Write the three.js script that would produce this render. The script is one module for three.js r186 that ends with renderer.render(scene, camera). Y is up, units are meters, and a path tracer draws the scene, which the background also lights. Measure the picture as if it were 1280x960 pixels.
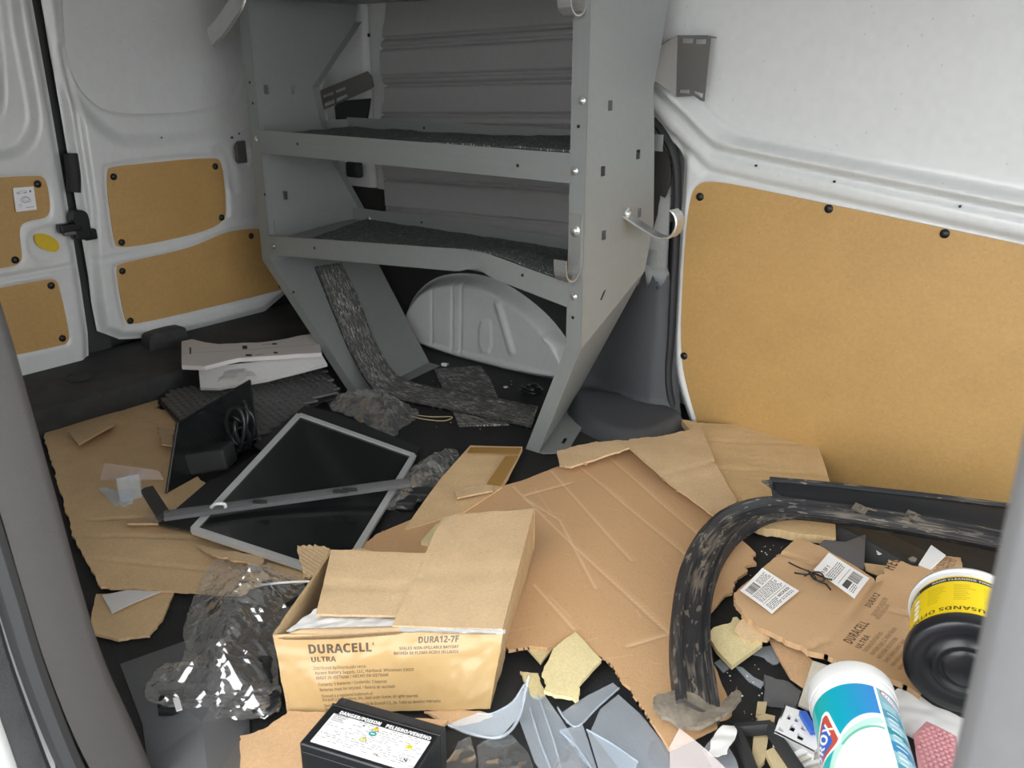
import * as THREE from 'three';
import { RoundedBoxGeometry } from 'three/addons/geometries/RoundedBoxGeometry.js';
import { mergeGeometries, toCreasedNormals } from 'three/addons/utils/BufferGeometryUtils.js';

// ---------------------------------------------------------------- camera, sky, exposure
const scene = new THREE.Scene();
const renderer = new THREE.WebGLRenderer({ antialias: true });
renderer.toneMapping = THREE.LinearToneMapping;
renderer.toneMappingExposure = 2.55;
renderer.outputColorSpace = THREE.SRGBColorSpace;
renderer.shadowMap.enabled = true;
const FOCAL = 1108, EYE = new THREE.Vector3(0, 0.9, 0);          // the van's floor is y = 0, the camera stands at its open side door
const FWD = new THREE.Vector3(-0.5822, -0.3435, -0.7369).normalize();
const camera = new THREE.PerspectiveCamera(2 * Math.atan(480 / FOCAL) * 180 / Math.PI, 1280 / 960, 0.05, 60);
camera.position.copy(EYE);
camera.lookAt(EYE.clone().add(FWD));
camera.focus = 1.6; camera.userData.fStop = 9;
scene.add(camera);
camera.updateMatrixWorld();
// overcast sky: brighter overhead, pale at the horizon
{
  const W = 64, H = 32, d = new Float32Array(W * H * 4);
  for (let j = 0; j < H; j++) for (let i = 0; i < W; i++) {
    const el = (j + 0.5) / H * Math.PI - Math.PI / 2, s = Math.max(0, Math.sin(el));
    const k = 2.3 * (0.85 + 0.15 * s), o = (j * W + i) * 4;
    d[o] = k * 0.985; d[o + 1] = k; d[o + 2] = k * 1.005; d[o + 3] = 1;
  }
  const sky = new THREE.DataTexture(d, W, H, THREE.RGBAFormat, THREE.FloatType);
  sky.mapping = THREE.EquirectangularReflectionMapping; sky.magFilter = THREE.LinearFilter; sky.needsUpdate = true;
  scene.background = sky; scene.environment = sky;
}
// the sun behind thin cloud, over the open side door
const sun = new THREE.DirectionalLight(0xfff3e2, 0.12);
sun.position.set(0.9, 3.4, 2.6); sun.target.position.set(-0.6, 0, -0.9);
sun.castShadow = true; sun.shadow.radius = 34; sun.shadow.mapSize.set(2048, 2048);
Object.assign(sun.shadow.camera, { left: -3, right: 3, top: 3, bottom: -3, near: 0.1, far: 9 });
scene.add(sun, sun.target);

// ---------------------------------------------------------------- helpers
const V = (x, y, z) => new THREE.Vector3(x, y, z);
const RIGHT = V(0, 1, 0).cross(FWD).negate().normalize(), UPV = RIGHT.clone().cross(FWD);
// a photo pixel gives a direction; the plane it lies on (x, y or z = constant) gives the place
function at(u, v, on) {
  const d = FWD.clone().addScaledVector(RIGHT, (u - 640) / FOCAL).addScaledVector(UPV, -(v - 480) / FOCAL);
  const k = Object.keys(on)[0];
  return EYE.clone().addScaledVector(d, (on[k] - EYE[k]) / d[k]);
}
const fl = (u, v, h = 0) => at(u, v, { y: h });
let seed = 12345;
const rnd = () => { seed = (seed * 1664525 + 1013904223) >>> 0; return seed / 4294967296; };
const rr = (a, b) => a + (b - a) * rnd();
const clamp = (x, a, b) => Math.min(b, Math.max(a, x));
const smooth = (a, b, x) => { const t = clamp((x - a) / (b - a), 0, 1); return t * t * (3 - 2 * t); };
function hash(i, j, k = 0) { let h = (i * 374761393 + j * 668265263 + k * 2147483647) | 0; h = Math.imul(h ^ (h >>> 13), 1274126177); return ((h ^ (h >>> 16)) >>> 0) / 4294967296; }
function vnoise(x, y, s = 0, wrap = 0) {
  const i = Math.floor(x), j = Math.floor(y), fx = x - i, fy = y - j, u = fx * fx * (3 - 2 * fx), v = fy * fy * (3 - 2 * fy);
  const w = (a) => wrap ? ((a % wrap) + wrap) % wrap : a;
  const a = hash(w(i), w(j), s), b = hash(w(i + 1), w(j), s), c = hash(w(i), w(j + 1), s), d = hash(w(i + 1), w(j + 1), s);
  return (a + (b - a) * u) * (1 - v) + (c + (d - c) * u) * v;
}
const fbm = (x, y, s = 0, o = 4) => { let a = 0, k = 0.5, f = 1; for (let n = 0; n < o; n++) { a += k * vnoise(x * f, y * f, s + n); k *= 0.5; f *= 2; } return a; };
const ridge = (x, y, s = 0, o = 3) => { let a = 0, k = 0.5, f = 1; for (let n = 0; n < o; n++) { a += k * (1 - Math.abs(2 * vnoise(x * f, y * f, s + n) - 1)); k *= 0.55; f *= 2.1; } return a; };

const taken = {};
function numbered(name) { const n = taken[name] = (taken[name] ?? -1) + 1; return n ? `${name}_${String(n).padStart(3, '0')}` : name; }
function mesh(name, geo, mat, parent) {
  const m = new THREE.Mesh(geo, mat); m.castShadow = m.receiveShadow = true;
  m.name = parent ? name : numbered(name); (parent ?? scene).add(m); return m;
}
function tag(o, label, category, group) { o.userData.label = label; o.userData.category = category; if (group) o.userData.group = group; return o; }
function group(name, pos, label, category, grp) {
  const g = new THREE.Group(); g.name = numbered(name); if (pos) g.position.copy(pos); scene.add(g); g.updateMatrixWorld();
  if (label) tag(g, label, category, grp); return g;
}
function struct(o, label, category) { o.userData.kind = 'structure'; if (label) tag(o, label, category); return o; }
// world-space geometry moved into the axes of an (unrotated) group
const loc = (geo, parent) => { if (parent && parent !== scene) { const p = V(0, 0, 0); parent.getWorldPosition(p); geo.translate(-p.x, -p.y, -p.z); } return geo; };
const part = (name, geo, mat, parent) => mesh(name, loc(geo, parent), mat, parent);
function box(x0, x1, y0, y1, z0, z1, r = 0) {
  const g = r ? new RoundedBoxGeometry(x1 - x0, y1 - y0, z1 - z0, 2, r) : new THREE.BoxGeometry(x1 - x0, y1 - y0, z1 - z0);
  return g.translate((x0 + x1) / 2, (y0 + y1) / 2, (z0 + z1) / 2);
}
function fromArrays(pos, idx, uv) {
  const g = new THREE.BufferGeometry();
  g.setAttribute('position', new THREE.Float32BufferAttribute(pos, 3));
  g.setAttribute('uv', new THREE.Float32BufferAttribute(uv ?? new Array(pos.length / 3 * 2).fill(0), 2));
  g.setIndex(idx); g.computeVertexNormals(); return g;
}
// closed polygon with rounded corners (Chaikin)
function roundPoly(p, n = 2) {
  for (let k = 0; k < n; k++) { const q = []; p.forEach((a, i) => { const b = p[(i + 1) % p.length]; q.push([a[0] * 0.75 + b[0] * 0.25, a[1] * 0.75 + b[1] * 0.25], [a[0] * 0.25 + b[0] * 0.75, a[1] * 0.25 + b[1] * 0.75]); }); p = q; }
  return p;
}
function sdf(p, x, y) {          // negative inside
  let d = 1e9, s = 1;
  for (let i = 0, j = p.length - 1; i < p.length; j = i++) {
    const ex = p[j][0] - p[i][0], ey = p[j][1] - p[i][1], wx = x - p[i][0], wy = y - p[i][1];
    const t = clamp((wx * ex + wy * ey) / (ex * ex + ey * ey || 1e-12), 0, 1), bx = wx - ex * t, by = wy - ey * t;
    d = Math.min(d, bx * bx + by * by);
    const c1 = y >= p[i][1], c2 = y < p[j][1], c3 = ex * wy > ey * wx;
    if ((c1 && c2 && c3) || (!c1 && !c2 && !c3)) s = -s;
  }
  return s * Math.sqrt(d);
}
function lineDist(l, x, y) {
  let d = 1e9;
  for (let i = 1; i < l.length; i++) {
    const ex = l[i][0] - l[i - 1][0], ey = l[i][1] - l[i - 1][1], wx = x - l[i - 1][0], wy = y - l[i - 1][1];
    const t = clamp((wx * ex + wy * ey) / (ex * ex + ey * ey || 1e-12), 0, 1);
    d = Math.min(d, Math.hypot(wx - ex * t, wy - ey * t));
  }
  return d;
}
// pressed sheet metal: a grid over [a0,a1] x [b0,b1] whose depth follows the pressings; map(a, b, depth) -> point
function pressed(a0, a1, b0, b1, cell, depth, map, outline) {
  if (outline) { let o = outline; for (const [ax, lim, s] of [[0, a0, 1], [0, a1, -1], [1, b0, 1], [1, b1, -1]]) o = clipPoly(o, ax, lim, s); return sheetGeo(o, cell, depth, 0.002, map); }
  const na = Math.round((a1 - a0) / cell), nb = Math.round((b1 - b0) / cell), pos = [], uv = [], idx = [], ok = [];
  for (let j = 0; j <= nb; j++) for (let i = 0; i <= na; i++) {
    const a = a0 + (a1 - a0) * i / na, b = b0 + (b1 - b0) * j / nb, p = map(a, b, depth(a, b));
    pos.push(p.x, p.y, p.z); uv.push(a, b); ok.push(true);
  }
  for (let j = 0; j < nb; j++) for (let i = 0; i < na; i++) {
    const q = j * (na + 1) + i, r = q + na + 1;
    if (ok[q] && ok[q + 1] && ok[r] && ok[r + 1]) idx.push(q, q + 1, r, q + 1, r + 1, r);
  }
  return fromArrays(pos, idx, uv);
}
function tear(poly, amp, step = 0.012, s = 1) {
  const q = [];
  poly.forEach((a, i) => {
    const b = poly[(i + 1) % poly.length], am = a[2] ?? amp, L = Math.hypot(b[0] - a[0], b[1] - a[1]), n = Math.max(1, Math.round(L / step)), nx = -(b[1] - a[1]) / L, ny = (b[0] - a[0]) / L;
    for (let k = 0; k < n; k++) { const t = k / n, d = am * ((vnoise((i * 31 + k) * 0.33, s * 7.3, 3) - 0.5) * 1.7 + (hash(i * 57 + k, s) - 0.5) * 0.55) * (k ? 1 : 0.3); q.push([a[0] + (b[0] - a[0]) * t + nx * d, a[1] + (b[1] - a[1]) * t + ny * d]); }
  });
  return q;
}
function clipPoly(p, axis, lim, sign) {
  const q = [];
  for (let i = 0; i < p.length; i++) {
    const a = p[i], b = p[(i + 1) % p.length], da = sign * (a[axis] - lim), db = sign * (b[axis] - lim);
    if (da >= 0) q.push(a);
    if ((da > 0 && db < 0) || (da < 0 && db > 0)) { const t = da / (da - db), r = [a[0] + (b[0] - a[0]) * t, a[1] + (b[1] - a[1]) * t]; r[axis] = lim; q.push(r); }
  }
  return q;
}
// a sheet with its own outline (u, v in metres), thickness and a height above its plane; map(u, v, h) -> point
function sheetGeo(poly, cell, hfn, thick, map, uvScale = 1) {
  if (THREE.ShapeUtils.area(poly.map((p) => new THREE.Vector2(p[0], p[1]))) < 0) poly = poly.slice().reverse();
  let x0 = 1e9, x1 = -1e9, y0 = 1e9, y1 = -1e9;
  for (const [x, y] of poly) { x0 = Math.min(x0, x); x1 = Math.max(x1, x); y0 = Math.min(y0, y); y1 = Math.max(y1, y); }
  const verts = [], key = new Map(), tris = [];
  const vid = (x, y) => { const k = Math.round(x * 2e4) + '_' + Math.round(y * 2e4); let i = key.get(k); if (i === undefined) { i = verts.length; key.set(k, i); verts.push([x, y]); } return i; };
  const nx = Math.ceil((x1 - x0) / cell), ny = Math.ceil((y1 - y0) / cell);
  for (let j = 0; j < ny; j++) {
    let row = clipPoly(clipPoly(poly, 1, y0 + j * cell, 1), 1, y0 + (j + 1) * cell, -1);
    if (row.length < 3) continue;
    for (let i = 0; i < nx; i++) {
      const c = clipPoly(clipPoly(row, 0, x0 + i * cell, 1), 0, x0 + (i + 1) * cell, -1);
      if (c.length < 3) continue;
      const ids = []; for (const [x, y] of c) { const q = vid(x, y); if (ids[ids.length - 1] !== q && ids[0] !== q) ids.push(q); }
      if (ids.length < 3) continue;
      if (ids.length === 4) { tris.push([ids[0], ids[1], ids[2]], [ids[0], ids[2], ids[3]]); continue; }
      if (ids.length === 3) { tris.push(ids); continue; }
      for (const f of THREE.ShapeUtils.triangulateShape(ids.map((q) => new THREE.Vector2(...verts[q])), [])) tris.push([ids[f[0]], ids[f[1]], ids[f[2]]]);
    }
  }
  const pos = [], uv = [], idx = [], n = verts.length;
  const hs = verts.map(([x, y]) => hfn(x, y));
  for (const s of [0, 1]) verts.forEach(([x, y], i) => { const p = map(x, y, hs[i] - s * thick); pos.push(p.x, p.y, p.z); uv.push(x * uvScale, y * uvScale); });
  const edges = new Map();
  for (const t of tris) {
    idx.push(t[0], t[1], t[2], n + t[0], n + t[2], n + t[1]);
    for (let k = 0; k < 3; k++) { const a = t[k], b = t[(k + 1) % 3], r = b + '_' + a; if (edges.has(r)) edges.delete(r); else edges.set(a + '_' + b, [a, b]); }
  }
  for (const [a, b] of edges.values()) {
    const o = pos.length / 3;
    for (const q of [a, b, n + a, n + b]) { pos.push(pos[q * 3], pos[q * 3 + 1], pos[q * 3 + 2]); uv.push(uv[q * 2], uv[q * 2 + 1]); }
    idx.push(o, o + 2, o + 1, o + 1, o + 2, o + 3);
  }
  return fromArrays(pos, idx, uv);
}
// a sheet lying on a plane found from photo pixels with their heights: px = [[u, v, height?, tear?], ...]
function planeOf(px, base) {
  const P = px.map((p) => fl(p[0], p[1], base(p)));
  const c = V(0, 0, 0); P.forEach((p) => c.add(p)); c.multiplyScalar(1 / P.length);
  const N = V(0, 0, 0); P.forEach((a, i) => { const b = P[(i + 1) % P.length]; N.add(a.clone().sub(c).cross(b.clone().sub(c))); }); N.normalize(); if (N.y < 0) N.negate();
  const A = V(1, 0, 0).addScaledVector(N, -N.x).normalize(), B = N.clone().cross(A);
  return { c, N, A, B, uv: (p) => { const q = p.clone().sub(c); return [q.dot(A), q.dot(B)]; }, map: (u, v, h) => c.clone().addScaledVector(A, u).addScaledVector(B, v).addScaledVector(N, h) };
}
function laid(name, px, mat, o = {}) {
  const { h = 0.01, thick = 0.004, cell = 0.02, torn = 0, warp = 0.004, freq = 6, creases = [], crease = -0.003, bumps, parent, s = Math.round(px[0][0] + px[0][1]), round = 0 } = o;
  const pl = planeOf(px, (p) => p[2] ?? h);
  let poly = px.map((p) => { const q = pl.uv(fl(p[0], p[1], p[2] ?? h)); if (p[3] !== undefined) q.push(p[3]); return q; });
  if (round) poly = roundPoly(poly, round);
  if (torn || px.some((p) => p[3])) poly = tear(poly, torn, o.step ?? 0.006, s);
  const cr = creases.map((l) => l.map((p) => pl.uv(fl(p[0], p[1], h))));
  const hf = (u, v) => { let y = warp * 2 * (fbm(u * freq + s, v * freq, s % 91) - 0.47); for (const l of cr) { const d = lineDist(l, u, v); y += crease * Math.exp(-d * d / 8e-6); } if (bumps) y += bumps(u, v, pl); return y; };
  const g = sheetGeo(poly, cell, hf, thick, pl.map);
  const m = mesh(name, parent ? loc(g, parent) : g.translate(-pl.c.x, -pl.c.y, -pl.c.z), mat, parent);
  if (!parent) m.position.copy(pl.c);
  m.pl = pl; return m;
}
// bilinear patch with thickness: corners bottom-left, bottom-right, top-right, top-left
function patch(c, nu, nv, thick, disp = () => 0, uvw) {
  const [a, b, d, e] = c, N = b.clone().sub(a).cross(e.clone().sub(a)).normalize();
  const W = uvw ? uvw[0] : a.distanceTo(b), H = uvw ? uvw[1] : a.distanceTo(e);
  const poly = [[0, 0], [1, 0], [1, 1], [0, 1]];
  const pos = [], uv = [], idx = [], n = (nu + 1) * (nv + 1);
  for (const s of [0, 1]) for (let j = 0; j <= nv; j++) for (let i = 0; i <= nu; i++) {
    const u = i / nu, v = j / nv, p = a.clone().lerp(b, u).lerp(e.clone().lerp(d, u), v);
    const q = disp(u, v); if (q && q.isVector3) p.add(q); else p.addScaledVector(N, q);
    p.addScaledVector(N, -s * thick); pos.push(p.x, p.y, p.z); uv.push(u * W, v * H);
  }
  const q = (i, j, s) => s * n + j * (nu + 1) + i;
  for (let j = 0; j < nv; j++) for (let i = 0; i < nu; i++) {
    idx.push(q(i, j, 0), q(i + 1, j, 0), q(i + 1, j + 1, 0), q(i, j, 0), q(i + 1, j + 1, 0), q(i, j + 1, 0));
    idx.push(q(i, j, 1), q(i + 1, j + 1, 1), q(i + 1, j, 1), q(i, j, 1), q(i, j + 1, 1), q(i + 1, j + 1, 1));
  }
  const side = (A, B) => { const o = pos.length / 3; for (const k of [A, B, A + n, B + n]) { pos.push(pos[3 * k], pos[3 * k + 1], pos[3 * k + 2]); uv.push(uv[2 * k], uv[2 * k + 1]); } idx.push(o, o + 2, o + 1, o + 1, o + 2, o + 3); };
  for (let i = 0; i < nu; i++) { side(q(i, 0, 0), q(i + 1, 0, 0)); side(q(i + 1, nv, 0), q(i, nv, 0)); }
  for (let j = 0; j < nv; j++) { side(q(nu, j, 0), q(nu, j + 1, 0)); side(q(0, j + 1, 0), q(0, j, 0)); }
  return fromArrays(pos, idx, uv);
}
// sweep a closed profile [[side, up], ...] along a path; the frame keeps `up` as far as it can (or ups[i])
function sweep(profile, path, up = V(0, 1, 0), cap = true, scaleFn) {
  const pos = [], uv = [], idx = [], m = profile.length, n = path.length; let len = 0;
  for (let i = 0; i < n; i++) {
    const T = path[Math.min(n - 1, i + 1)].clone().sub(path[Math.max(0, i - 1)]).normalize();
    const u0 = Array.isArray(up) ? up[i] : up, S = T.clone().cross(u0).normalize(), Un = S.clone().cross(T);
    if (i) len += path[i].distanceTo(path[i - 1]);
    const sc = scaleFn ? scaleFn(i / (n - 1)) : 1; let w = 0;
    for (let k = 0; k <= m; k++) {
      const [a, b] = profile[k % m], p = path[i].clone().addScaledVector(S, a * sc).addScaledVector(Un, b * sc);
      if (k) w += Math.hypot(a - profile[k - 1][0], b - profile[k - 1][1]);
      pos.push(p.x, p.y, p.z); uv.push(len, w);
    }
  }
  for (let i = 0; i < n - 1; i++) for (let k = 0; k < m; k++) { const a = i * (m + 1) + k, b = a + m + 1; idx.push(a, a + 1, b, a + 1, b + 1, b); }
  if (cap) {
    const area = THREE.ShapeUtils.area(profile.map((p) => new THREE.Vector2(...p)));
    const f = THREE.ShapeUtils.triangulateShape(profile.map((p) => new THREE.Vector2(...p)), []);
    for (const e of [0, n - 1]) {
      const o = pos.length / 3; for (let k = 0; k < m; k++) { const q = (e * (m + 1) + k) * 3; pos.push(pos[q], pos[q + 1], pos[q + 2]); uv.push(0, 0); }
      for (const t of f) ((e === 0) === (area > 0)) ? idx.push(o + t[0], o + t[1], o + t[2]) : idx.push(o + t[0], o + t[2], o + t[1]);
    }
  }
  return toCreasedNormals(fromArrays(pos, idx, uv), 0.7);
}
const curve = (pts, n = 40, closed = false, tension = 0.5) => new THREE.CatmullRomCurve3(pts, closed, 'catmullrom', tension).getSpacedPoints(n);
const tube = (pts, r, n = 40, seg = 8, closed = false) => new THREE.TubeGeometry(new THREE.CatmullRomCurve3(pts, closed, 'catmullrom', 0.5), n, r, seg, closed);
const ring = (w, h, n = 4) => { const q = []; for (let k = 0; k < n; k++) { const a = k / n * 2 * Math.PI; q.push([Math.cos(a) * w, Math.sin(a) * h]); } return q; };
const rect = (w, h) => [[-w / 2, -h / 2], [w / 2, -h / 2], [w / 2, h / 2], [-w / 2, h / 2]];
function aim(o, dir, from = V(0, 1, 0)) { o.quaternion.setFromUnitVectors(from, dir.clone().normalize()); return o; }
// extruded flat outline between two parallel faces: pts are Vector3 in one plane
function plate(pts, N, thick, holes = []) {
  const c = pts[0], A = pts[1].clone().sub(c).normalize(), n = N.clone().normalize(); A.addScaledVector(n, -A.dot(n)).normalize(); const B = n.clone().cross(A);
  const to = (p) => { const q = p.clone().sub(c); return new THREE.Vector2(q.dot(A), q.dot(B)); };
  let P = pts.map(to); if (THREE.ShapeUtils.area(P) < 0) P.reverse();
  const s = new THREE.Shape(P); for (const h of holes) s.holes.push(new THREE.Path(h.map(to)));
  const g = new THREE.ExtrudeGeometry(s, { depth: thick, bevelEnabled: false, curveSegments: 4 });
  g.translate(0, 0, -thick); g.applyMatrix4(new THREE.Matrix4().makeBasis(A, B, n).setPosition(c)); return g;
}

// ---------------------------------------------------------------- textures and materials
function noiseTex(N, fn, srgb) {
  const d = new Uint8Array(N * N * 4);
  for (let j = 0; j < N; j++) for (let i = 0; i < N; i++) { const c = fn(i, j), o = (j * N + i) * 4; for (let k = 0; k < 3; k++) d[o + k] = clamp(Math.round(255 * (Array.isArray(c) ? c[k] : c)), 0, 255); d[o + 3] = 255; }
  const t = new THREE.DataTexture(d, N, N); t.wrapS = t.wrapT = THREE.RepeatWrapping; t.magFilter = t.minFilter = THREE.LinearFilter; if (srgb) t.colorSpace = THREE.SRGBColorSpace; t.needsUpdate = true; return t;
}
const rep = (t, r, q = r) => { const c = t.clone(); c.repeat.set(r, q); c.needsUpdate = true; return c; };
const wf = (i, j, p, s) => vnoise(i * p / 512, j * p / 512, s, p);          // tiles over 512 texels
const T = {
  fibre: noiseTex(512, (i, j) => 0.86 + 0.08 * wf(i, j, 256, 1) + 0.04 * wf(i, j, 64, 2) + 0.04 * (wf(i, j, 8, 3) - 0.3) - 0.03 * (wf(i, j, 128, 5) > 0.86 ? 1 : 0), true),
  board: noiseTex(512, (i, j) => { const a = 0.88 + 0.06 * wf(i, j, 128, 11) * wf(i, j, 256, 12) + 0.03 * wf(i, j, 64, 13) - (hash(i >> 1, j >> 1, 9) > 0.994 ? 0.10 : 0) + 0.03 * wf(i, j, 7, 14); return a; }, true),
  grain: noiseTex(512, (i, j) => 0.5 * wf(i, j, 256, 21) + 0.3 * wf(i, j, 128, 22) + 0.2 * hash(i, j, 4)),
  dirt: noiseTex(512, (i, j) => { const s = hash(i >> 1, j >> 1, 33) > 0.9972 ? 0.5 : 0, a = 0.5 * wf(i, j, 12, 31) + 0.3 * wf(i, j, 48, 32) + 0.2 * hash(i, j, 35); return 0.55 + 0.35 * a + s; }, true),
  carpet: noiseTex(512, (i, j) => { const f = hash(i, j, 41) * 0.5 + wf(i, j, 128, 42) * 0.5, w = hash(i >> 2, j >> 1, 43) > 0.9 ? 0.65 : 0; return 0.24 + 0.42 * f + w * (0.3 + wf(i, j, 24, 44)); }, true),
  ribbed: noiseTex(512, (i, j) => { const streak = vnoise(i * 0.045, j * 0.5, 51), f = vnoise(i * 0.2, j * 0.9, 52); const r = (j % 8) < 3 ? 0.1 : 0; return 0.24 + 0.12 * f + r + (streak > 0.55 ? 1.0 * (streak - 0.45) * (0.35 + 0.9 * wf(i, j, 10, 53)) : 0); }, true),
  scuff: noiseTex(512, (i, j) => 0.955 + 0.02 * wf(i, j, 5, 61) + 0.02 * wf(i, j, 60, 62) - (hash(i >> 1, j >> 1, 63) > 0.9985 ? 0.10 : 0), true),
  dusty: noiseTex(512, (i, j) => { const d = 0.55 * wf(i, j, 6, 81) + 0.45 * vnoise(i * 0.03, j * 0.14, 82), k = smooth(0.5, 0.85, d), p = smooth(0.70, 0.76, 0.6 * wf(i, j, 22, 83) + 0.4 * wf(i, j, 60, 84)), m = clamp(0.8 * k + 0.75 * p, 0, 1); return [0.155 + 0.36 * m, 0.16 + 0.315 * m, 0.172 + 0.25 * m]; }, true),
};
const std = (r, g, b, o = {}) => { const m = new THREE.MeshPhysicalMaterial({ roughness: 0.6, metalness: 0, side: THREE.DoubleSide, ...o }); m.color.setRGB(r, g, b); return m; };
const card = (r, g, b, k = 4) => std(r, g, b, { map: rep(T.fibre, k), bumpMap: rep(T.grain, k), bumpScale: 0.0004, roughness: 0.82 });
const M = {
  white: std(0.71, 0.725, 0.725, { roughness: 0.32, clearcoat: 0.5, clearcoatRoughness: 0.22, map: rep(T.scuff, 1.5) }),
  skin: std(0.71, 0.725, 0.725, { roughness: 0.42, clearcoat: 0.2, clearcoatRoughness: 0.4, map: rep(T.scuff, 1.2), bumpMap: rep(T.grain, 6), bumpScale: 0.0003 }),
  hard: std(0.60, 0.365, 0.13, { map: rep(T.board, 2.2), roughness: 0.5 }),
  clip: std(0.010, 0.010, 0.011, { roughness: 0.4 }),
  black: std(0.022, 0.023, 0.025, { roughness: 0.55, bumpMap: rep(T.grain, 8), bumpScale: 0.0004 }),
  blackGloss: std(0.012, 0.013, 0.015, { roughness: 0.28 }),
  floor: std(0.040, 0.042, 0.045, { map: rep(T.dirt, 1.3), roughness: 0.72, bumpMap: rep(T.grain, 5), bumpScale: 0.0008 }),
  seal: std(0.028, 0.029, 0.031, { roughness: 0.7 }),
  steel: std(0.29, 0.31, 0.305, { roughness: 0.42, metalness: 0.15, map: rep(T.scuff, 2), bumpMap: rep(T.grain, 14), bumpScale: 0.0002 }),
  trimDark: std(0.072, 0.075, 0.083, { roughness: 0.5, bumpMap: rep(T.grain, 10), bumpScale: 0.0005, map: rep(T.scuff, 2) }),
  liner: std(0.34, 0.335, 0.335, { roughness: 0.5, map: rep(T.scuff, 1.6) }),
  zinc: std(0.68, 0.69, 0.68, { roughness: 0.27, metalness: 0.75, map: rep(T.scuff, 9) }),
  dull: std(0.16, 0.153, 0.145, { roughness: 0.45, metalness: 0.35, map: rep(T.scuff, 5) }),
  carpet: std(0.56, 0.61, 0.62, { map: rep(T.carpet, 3), roughness: 0.95, bumpMap: rep(T.carpet, 3), bumpScale: 0.003 }),
  rubber: std(1.0, 0.98, 0.96, { map: rep(T.ribbed, 3.4, 2.6), roughness: 0.8, bumpMap: rep(T.ribbed, 3.4, 2.6), bumpScale: 0.0015 }),
  trim: std(0.13, 0.133, 0.14, { roughness: 0.55, bumpMap: rep(T.grain, 10), bumpScale: 0.0005, map: rep(T.scuff, 2) }),
  trimLight: std(0.072, 0.069, 0.069, { roughness: 0.6, bumpMap: rep(T.grain, 10), bumpScale: 0.0006, map: rep(T.scuff, 2) }),
  pillar: std(0.15, 0.15, 0.155, { roughness: 0.6, bumpMap: rep(T.grain, 12), bumpScale: 0.0004, map: rep(T.scuff, 3) }),
  sill: std(0.075, 0.077, 0.08, { roughness: 0.7, bumpMap: rep(T.grain, 5), bumpScale: 0.0008, map: rep(T.dirt, 1.1) }),
  mud: std(0.40, 0.345, 0.27, { map: rep(T.dirt, 5), roughness: 0.85, bumpMap: rep(T.dirt, 6), bumpScale: 0.0015 }),
  flare: std(1, 1, 1, { map: rep(T.dusty, 2.2, 6), roughness: 0.62, bumpMap: rep(T.grain, 6), bumpScale: 0.0006 }),
  grille: std(0.13, 0.132, 0.136, { roughness: 0.5 }),
  yellow: std(0.72, 0.50, 0.01, { roughness: 0.5, map: rep(T.scuff, 9) }),
  paper: std(0.72, 0.71, 0.70, { roughness: 0.75, map: rep(T.scuff, 4) }),
  whitePlastic: std(0.80, 0.80, 0.80, { roughness: 0.4 }),
  cardA: card(0.76, 0.49, 0.27), cardB: card(0.74, 0.53, 0.31), cardC: card(0.80, 0.56, 0.31), cardD: card(0.76, 0.54, 0.29), cardPale: card(0.84, 0.72, 0.40), cardWhite: card(0.74, 0.70, 0.60),
  tape: std(0.42, 0.24, 0.07, { roughness: 0.18, clearcoat: 0.8, clearcoatRoughness: 0.1 }),
  clear: std(0.90, 0.95, 1.0, { roughness: 0.14, transmission: 0.80, thickness: 0, ior: 1.45, clearcoat: 0.6 }),
  clearWarm: std(0.98, 0.92, 0.9, { roughness: 0.22, transmission: 0.84, thickness: 0, ior: 1.45 }),
  film: std(1, 1, 1, { roughness: 0.035, transmission: 0.965, thickness: 0, ior: 2.0 }),
  glassBlack: std(0.022, 0.024, 0.026, { roughness: 0.22, clearcoat: 0.5, clearcoatRoughness: 0.15, map: rep(T.dirt, 3) }),
  alu: std(0.66, 0.68, 0.69, { roughness: 0.36, metalness: 0.4 }),
  wood: std(0.72, 0.58, 0.34, { roughness: 0.7, map: rep(T.fibre, 8) }),
  ground: std(0.46, 0.45, 0.43, { roughness: 0.9, map: rep(T.dirt, 0.6) }),
  pink: std(0.78, 0.42, 0.45, { roughness: 0.2, transmission: 0.45, thickness: 0 }),
  cable: std(0.015, 0.016, 0.018, { roughness: 0.3 }),
  blue: std(0.03, 0.12, 0.5, { roughness: 0.4 }),
};
function canvas(w, h, draw) {
  const c = document.createElement('canvas'); c.width = w; c.height = h; const g = c.getContext('2d'); draw(g, w, h);
  const t = new THREE.CanvasTexture(c); t.colorSpace = THREE.SRGBColorSpace; t.magFilter = THREE.LinearFilter; t.anisotropy = 8; return t;
}
function speckle(g, w, h, col, n, s) { g.fillStyle = col; for (let k = 0; k < n; k++) g.fillRect(rnd() * w, rnd() * h, rr(0.5, s), rr(0.5, s)); }

// ================================================================ the van's shell
const SKIN = -1.95;                         // inner face of the far side door
const REAR = -2.4;                          // inner face of the rear doors
const gndM = mesh('ground', new THREE.PlaneGeometry(40, 40).rotateX(-Math.PI / 2).translate(0, -0.55, 0), M.ground); struct(gndM, 'grey asphalt ground outside the van', 'ground');
struct(mesh('floor', mergeGeometries([box(-2.5, -0.6, -0.06, 0, -2.1, -0.3), box(-0.6, 1.8, -0.06, 0, -1.84, -0.3), box(-0.6, 1.8, -0.2, -0.14, -2.1, -1.84)]), M.floor), 'black rubber cargo floor under the clutter', 'floor');
struct(mesh('ceiling', box(-2.56, 1.8, 1.34, 1.4, -2.16, -0.26), M.white), 'white van roof', 'ceiling');
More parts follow.
